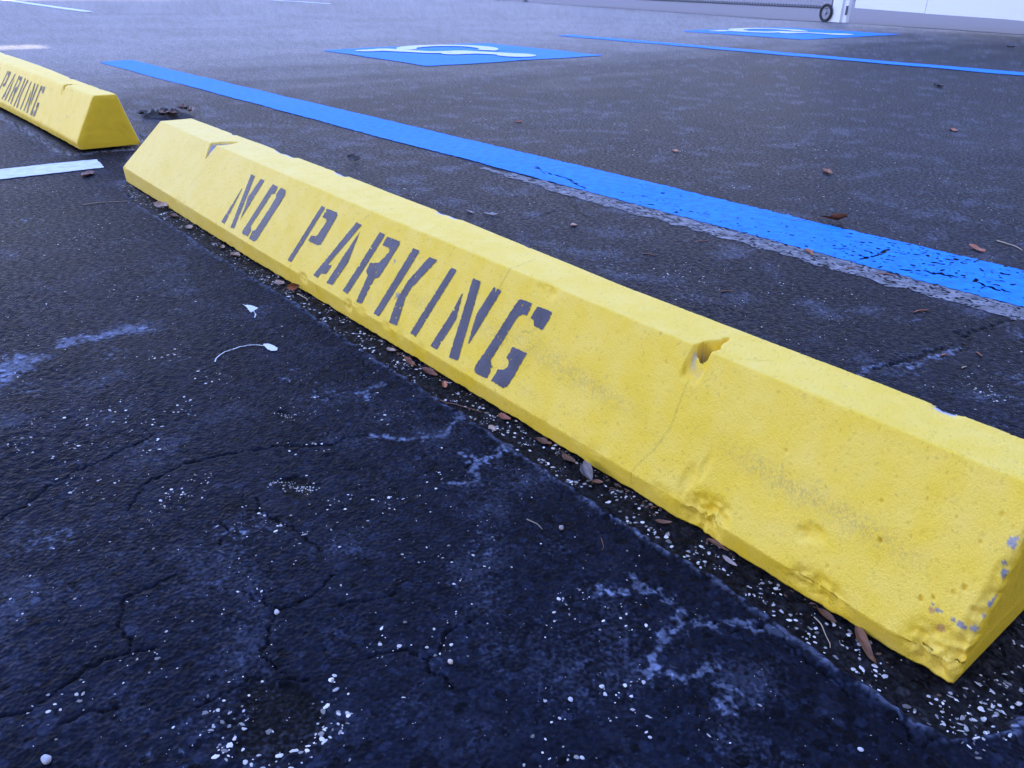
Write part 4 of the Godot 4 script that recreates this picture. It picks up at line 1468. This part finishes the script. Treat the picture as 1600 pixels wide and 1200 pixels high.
func litter() -> void:
	var tan_ := Color(0.36, 0.25, 0.19)
	var brown := Color(0.16, 0.07, 0.035)
	var rust := Color(0.24, 0.08, 0.035)
	var dark := Color(0.035, 0.03, 0.03)
	var grey := Color(0.22, 0.20, 0.20)
	var straw := Color(0.40, 0.32, 0.22)
	# behind the stop
	leaf("small black curled leaf behind the stop below the blue line", 0.104, -0.419, 0.045, 0.026, 20, 0.16, 0.7, dark, 20)
	leaf("slim rust brown leaf alone in the middle of the blue bay", 0.888, -1.299, 0.065, 0.018, -40, 0.05, 0.6, rust)
	leaf("tiny orange brown leaf high in the blue bay at the right", 0.777, -2.216, 0.05, 0.024, -50, 0.05, 0.5, rust * 1.4)
	leaf("tiny brown leaf below the nearer blue square", -0.145, -1.157, 0.032, 0.02, 10, 0.08, 0.5, rust)
	leaf("tiny orange leaf in the bay between stop and blue squares", 0.488, -1.197, 0.02, 0.014, 30, 0.05, 0.5, Color(0.42, 0.2, 0.12))
	leaf("tiny pale orange leaf scrap close behind the stop", 0.867, -0.466, 0.014, 0.011, 60, 0.05, 0.5, Color(0.42, 0.26, 0.18))
	leaf("red brown curled leaf with a long pale stem on the blue line", 1.151, -0.897, 0.052, 0.024, -125, 0.14, 1.0, rust * 0.8, 25, 0.06)
	leaf("slim rust leaf right of the blue line at the right edge", 1.402, -0.938, 0.042, 0.012, 150, 0.04, 0.5, rust * 1.2)
	leaf("flat brown bark like leaf on the front edge of the blue line", 1.235, -0.677, 0.036, 0.011, -35, 0.04, 0.9, brown * 1.2)
	leaf("small grey leaf scrap behind the middle of the stop", 0.669, -0.367, 0.03, 0.008, -5, 0.1, 0.6, grey)
	leaf("forked grey leaf scrap behind the middle of the stop", 0.711, -0.391, 0.036, 0.011, 35, 0.1, 0.7, grey * 1.2)
	leaf("dark leaf high at the right near the far blue line", 0.165, -3.4, 0.10, 0.03, -40, 0.06, 0.5, dark)
	leaf("small dark leaf by the driveway edge at the top right", -0.80, -6.6, 0.06, 0.05, 0, 0.1, 0.5, dark)
	twig("short orange stick behind the stop in front of the blue line", 1.4843, -0.5701, 0.026, 70, 0.0012, rust * 1.3)
	twig("thin straw twig at the right edge above the blue line", 1.4302, -1.0144, 0.06, -25, 0.0012, straw)
	twig("thin reddish twig along the front edge of the blue line", 1.3725, -0.6833, 0.03, 40, 0.0010, rust * 1.3)
	twig("straw twig crossing the front edge of the blue line", 1.32, -0.665, 0.032, 85, 0.0009, rust)
	twig("short brown stick beside the forked crack behind the stop", 1.5778, -0.4429, 0.014, 75, 0.0011, rust * 1.2)
	twig("short brown stick right of the forked crack behind the stop", 1.6044, -0.4809, 0.013, -40, 0.0011, rust)
	twig("small tan stick nearest the stop below the forked crack", 1.6099, -0.4242, 0.009, 80, 0.0010, straw)
	twig("thin reddish needle behind the stop's middle", 1.079, -0.579, 0.028, 70, 0.0008, rust * 1.2)
	twig("fine reddish needle close behind the stop's middle", 1.074, -0.449, 0.022, 20, 0.0008, rust)
	twig("brown splinter behind the notch in the stop", 1.266, -0.41, 0.02, 60, 0.0011, brown)
	# by the white line and along the foot of the near stop
	leaf("brown triangular leaf beside the short white line", -0.117, 0.154, 0.05, 0.026, -38, 0.08, 0.4, Color(0.22, 0.11, 0.08))
	leaf("tan folded leaf leaning on the stop's far front corner", 0.276, 0.109, 0.034, 0.018, 35, 0.12, 0.7, tan_, 30)
	leaf("tan oval leaf lying left under the letter N of NO", 0.452, 0.116, 0.024, 0.012, 0, 0.1, 0.5, tan_ * 0.8)
	leaf("small dark leaf beside the far end of the stop's foot", 0.36, 0.113, 0.026, 0.013, 15, 0.1, 0.6, brown * 0.7)
	leaf("tan leaf lying under the letter O of NO", 0.655, 0.109, 0.026, 0.015, 10, 0.12, 0.7, tan_)
	leaf("narrow dull leaf between the leaves under NO", 0.60, 0.110, 0.02, 0.008, -20, 0.1, 0.5, tan_ * 0.6)
	leaf("round tan leaf at the stop's foot under the letter P", 0.826, 0.108, 0.022, 0.015, 10, 0.06, 0.4, tan_ * 0.9)
	leaf("red brown leaf standing on edge under the letter P", 0.868, 0.106, 0.02, 0.012, 90, 0.1, 0.6, rust, 60)
	leaf("pinkish leaf at the stop's foot under the letter K", 1.14, 0.1005, 0.014, 0.008, 20, 0.1, 0.5, tan_ * 0.9)
	leaf("long red brown leaf at the stop's foot under the letter I", 1.187, 0.102, 0.032, 0.009, -5, 0.08, 0.8, rust * 0.9)
	leaf("second red brown leaf at the stop's foot under the last N", 1.225, 0.099, 0.026, 0.009, 12, 0.08, 0.8, rust * 0.7)
	leaf("orange brown leaf pair piece at the stop's foot under the last N", 1.262, 0.103, 0.016, 0.008, -30, 0.1, 0.6, rust * 1.4)
	leaf("tan oval leaf on the gravel under the letter G", 1.373, 0.119, 0.013, 0.007, -10, 0.04, 0.3, tan_)
	leaf("small brown leaf tucked at the stop's foot under the G", 1.365, 0.097, 0.017, 0.008, 10, 0.1, 0.6, rust)
	leaf("brown leaf tucked right of the letter G at the foot", 1.428, 0.096, 0.020, 0.009, 10, 0.1, 0.6, brown)
	leaf("dark leaf just left of the curled grey leaf", 1.467, 0.098, 0.018, 0.010, 0, 0.1, 0.7, brown * 0.8)
	leaf("grey curled leaf standing at the stop's foot below the notch", 1.500, 0.103, 0.030, 0.017, -28, 0.10, 1.3, Color(0.15, 0.125, 0.115), 22)
	leaf("little brown leaf right of the curled grey leaf", 1.512, 0.103, 0.011, 0.006, 40, 0.1, 0.6, brown * 1.4)
	leaf("brown twisted leaf under the chipped patch of the stop", 1.592, 0.102, 0.014, 0.006, 40, 0.15, 0.8, brown)
	leaf("thin brown leaf strip tucked right of the chipped patch", 1.640, 0.089, 0.022, 0.005, 0, 0.05, 0.6, brown * 0.7)
	leaf("brown and white curled leaf on the gravel right of the middle", 1.660, 0.100, 0.016, 0.007, -10, 0.15, 0.7, Color(0.34, 0.28, 0.26))
	leaf("dark red brown leaf at the foot near the stop's near corner", 1.742, 0.093, 0.018, 0.009, -10, 0.12, 0.8, brown * 0.9)
	leaf("long brown curling leaf strip by the stop's near corner", 1.776, 0.098, 0.036, 0.0075, -38, 0.10, 0.9, brown * 0.9, 10)
	twig("pale bristle on the gravel by the near corner leaf", 1.750, 0.107, 0.030, -38, 0.0005, straw)
	twig("thin brown twig lying across the gutter under the letter G", 1.315, 0.116, 0.05, 25, 0.0008, brown)
	twig("pale straw stalk at the stop's foot under the letter P", 0.905, 0.106, 0.035, 0, 0.0010, straw)
	twig("dark bent needle on the bare asphalt below the stop", 1.527, 0.191, 0.019, 5, 0.0006, straw * 0.6)
	twig("fine dark needle right of the loose brown pebble", 1.582, 0.165, 0.016, -40, 0.0004, brown)
	twig("dry stalk across the asphalt at the stop's far end", 0.17, 0.185, 0.09, 70, 0.0009, straw * 0.8)
	pebble("small brown pebble on the bare asphalt below the stop", 1.546, 0.179, 0.0024, 0, Color(0.30, 0.27, 0.27), 0.9)
	pebble("smooth oval white pebble in the bottom foreground", 1.6865, 0.2695, 0.0019, 60, Color(0.52, 0.53, 0.56))
	pebble("round white pebble left of the oval one", 1.6813, 0.2928, 0.0019, 0, Color(0.46, 0.46, 0.52))
	pebble("little white pebble at the bottom right of the middle", 1.7325, 0.2734, 0.0013, 30, Color(0.5, 0.5, 0.54))
	pebble("white pebble at the bottom edge below the sealer edge", 1.8188, 0.1803, 0.0018, 10, Color(0.48, 0.48, 0.54))
	pebble("tan pebble by the forked crack in the foreground", 1.6081, 0.3362, 0.0021, 0, Color(0.50, 0.42, 0.36), 0.8)
	pebble("grey pebble sitting at the crack junction left of the middle", 1.4896, 0.4083, 0.0024, 0, Color(0.48, 0.47, 0.50), 0.8)
	pebble("grey pebble cut by the bottom edge at the left", 1.5235, 0.5667, 0.0034, 20, Color(0.40, 0.40, 0.44), 0.7)
	# litter pile behind the gap between the stops
	var heap := PackedVector3Array()
	var col := PackedColorArray()
	var idx := PackedInt32Array()
	var n := 26
	for j in n:
		for i in n:
			var u := 2.0 * i / (n - 1) - 1.0
			var v := 2.0 * j / (n - 1) - 1.0
			var h := maxf(-0.004, 0.030 * (1.0 - u * u - v * v) * (0.7 + 1.1 * n_mid.get_noise_2d(u * 0.13, v * 0.08)))
			heap.append(Vector3(u * 0.09, h * 0.8, v * 0.04))
			var c := Color(0.035, 0.028, 0.022) * (1.0 + 0.9 * n_bump.get_noise_2d(u * 0.13, v * 0.07))
			c.a = 1.0
			col.append(c)
	for j in n - 1:
		for i in n - 1:
			var a := j * n + i
			idx.append_array([a, a + 1, a + n, a + 1, a + n + 1, a + n])
	var soil := put("soil_clump", finish(heap, idx, col), M.leaf)
	soil.position = Vector3(-0.89, ground_y(-0.89, -0.27) - 0.004, -0.27)
	soil.rotation_degrees.y = 50
	tag(soil, "dark clump of soil behind the gap between the stops", "soil")
	for k in 7:
		var x := -0.89 + rng.randf_range(-0.06, 0.05)
		var z := -0.27 + rng.randf_range(-0.08, 0.07)
		var o := base("dead_leaf", Vector3(x, ground_y(x, z) + 0.012, z), "dead leaf in the dark litter heap behind the gap between the stops", "leaf", "dead leaves in the litter heap")
		o.rotation_degrees.y = rng.randf() * 360.0
		put("blade", leaf_mesh(rng.randf_range(0.04, 0.07), rng.randf_range(0.02, 0.03), 0.15, 0.7, [brown, dark * 1.6, tan_ * 0.7, grey][k % 4], k * 5.0), M.leaf, o)
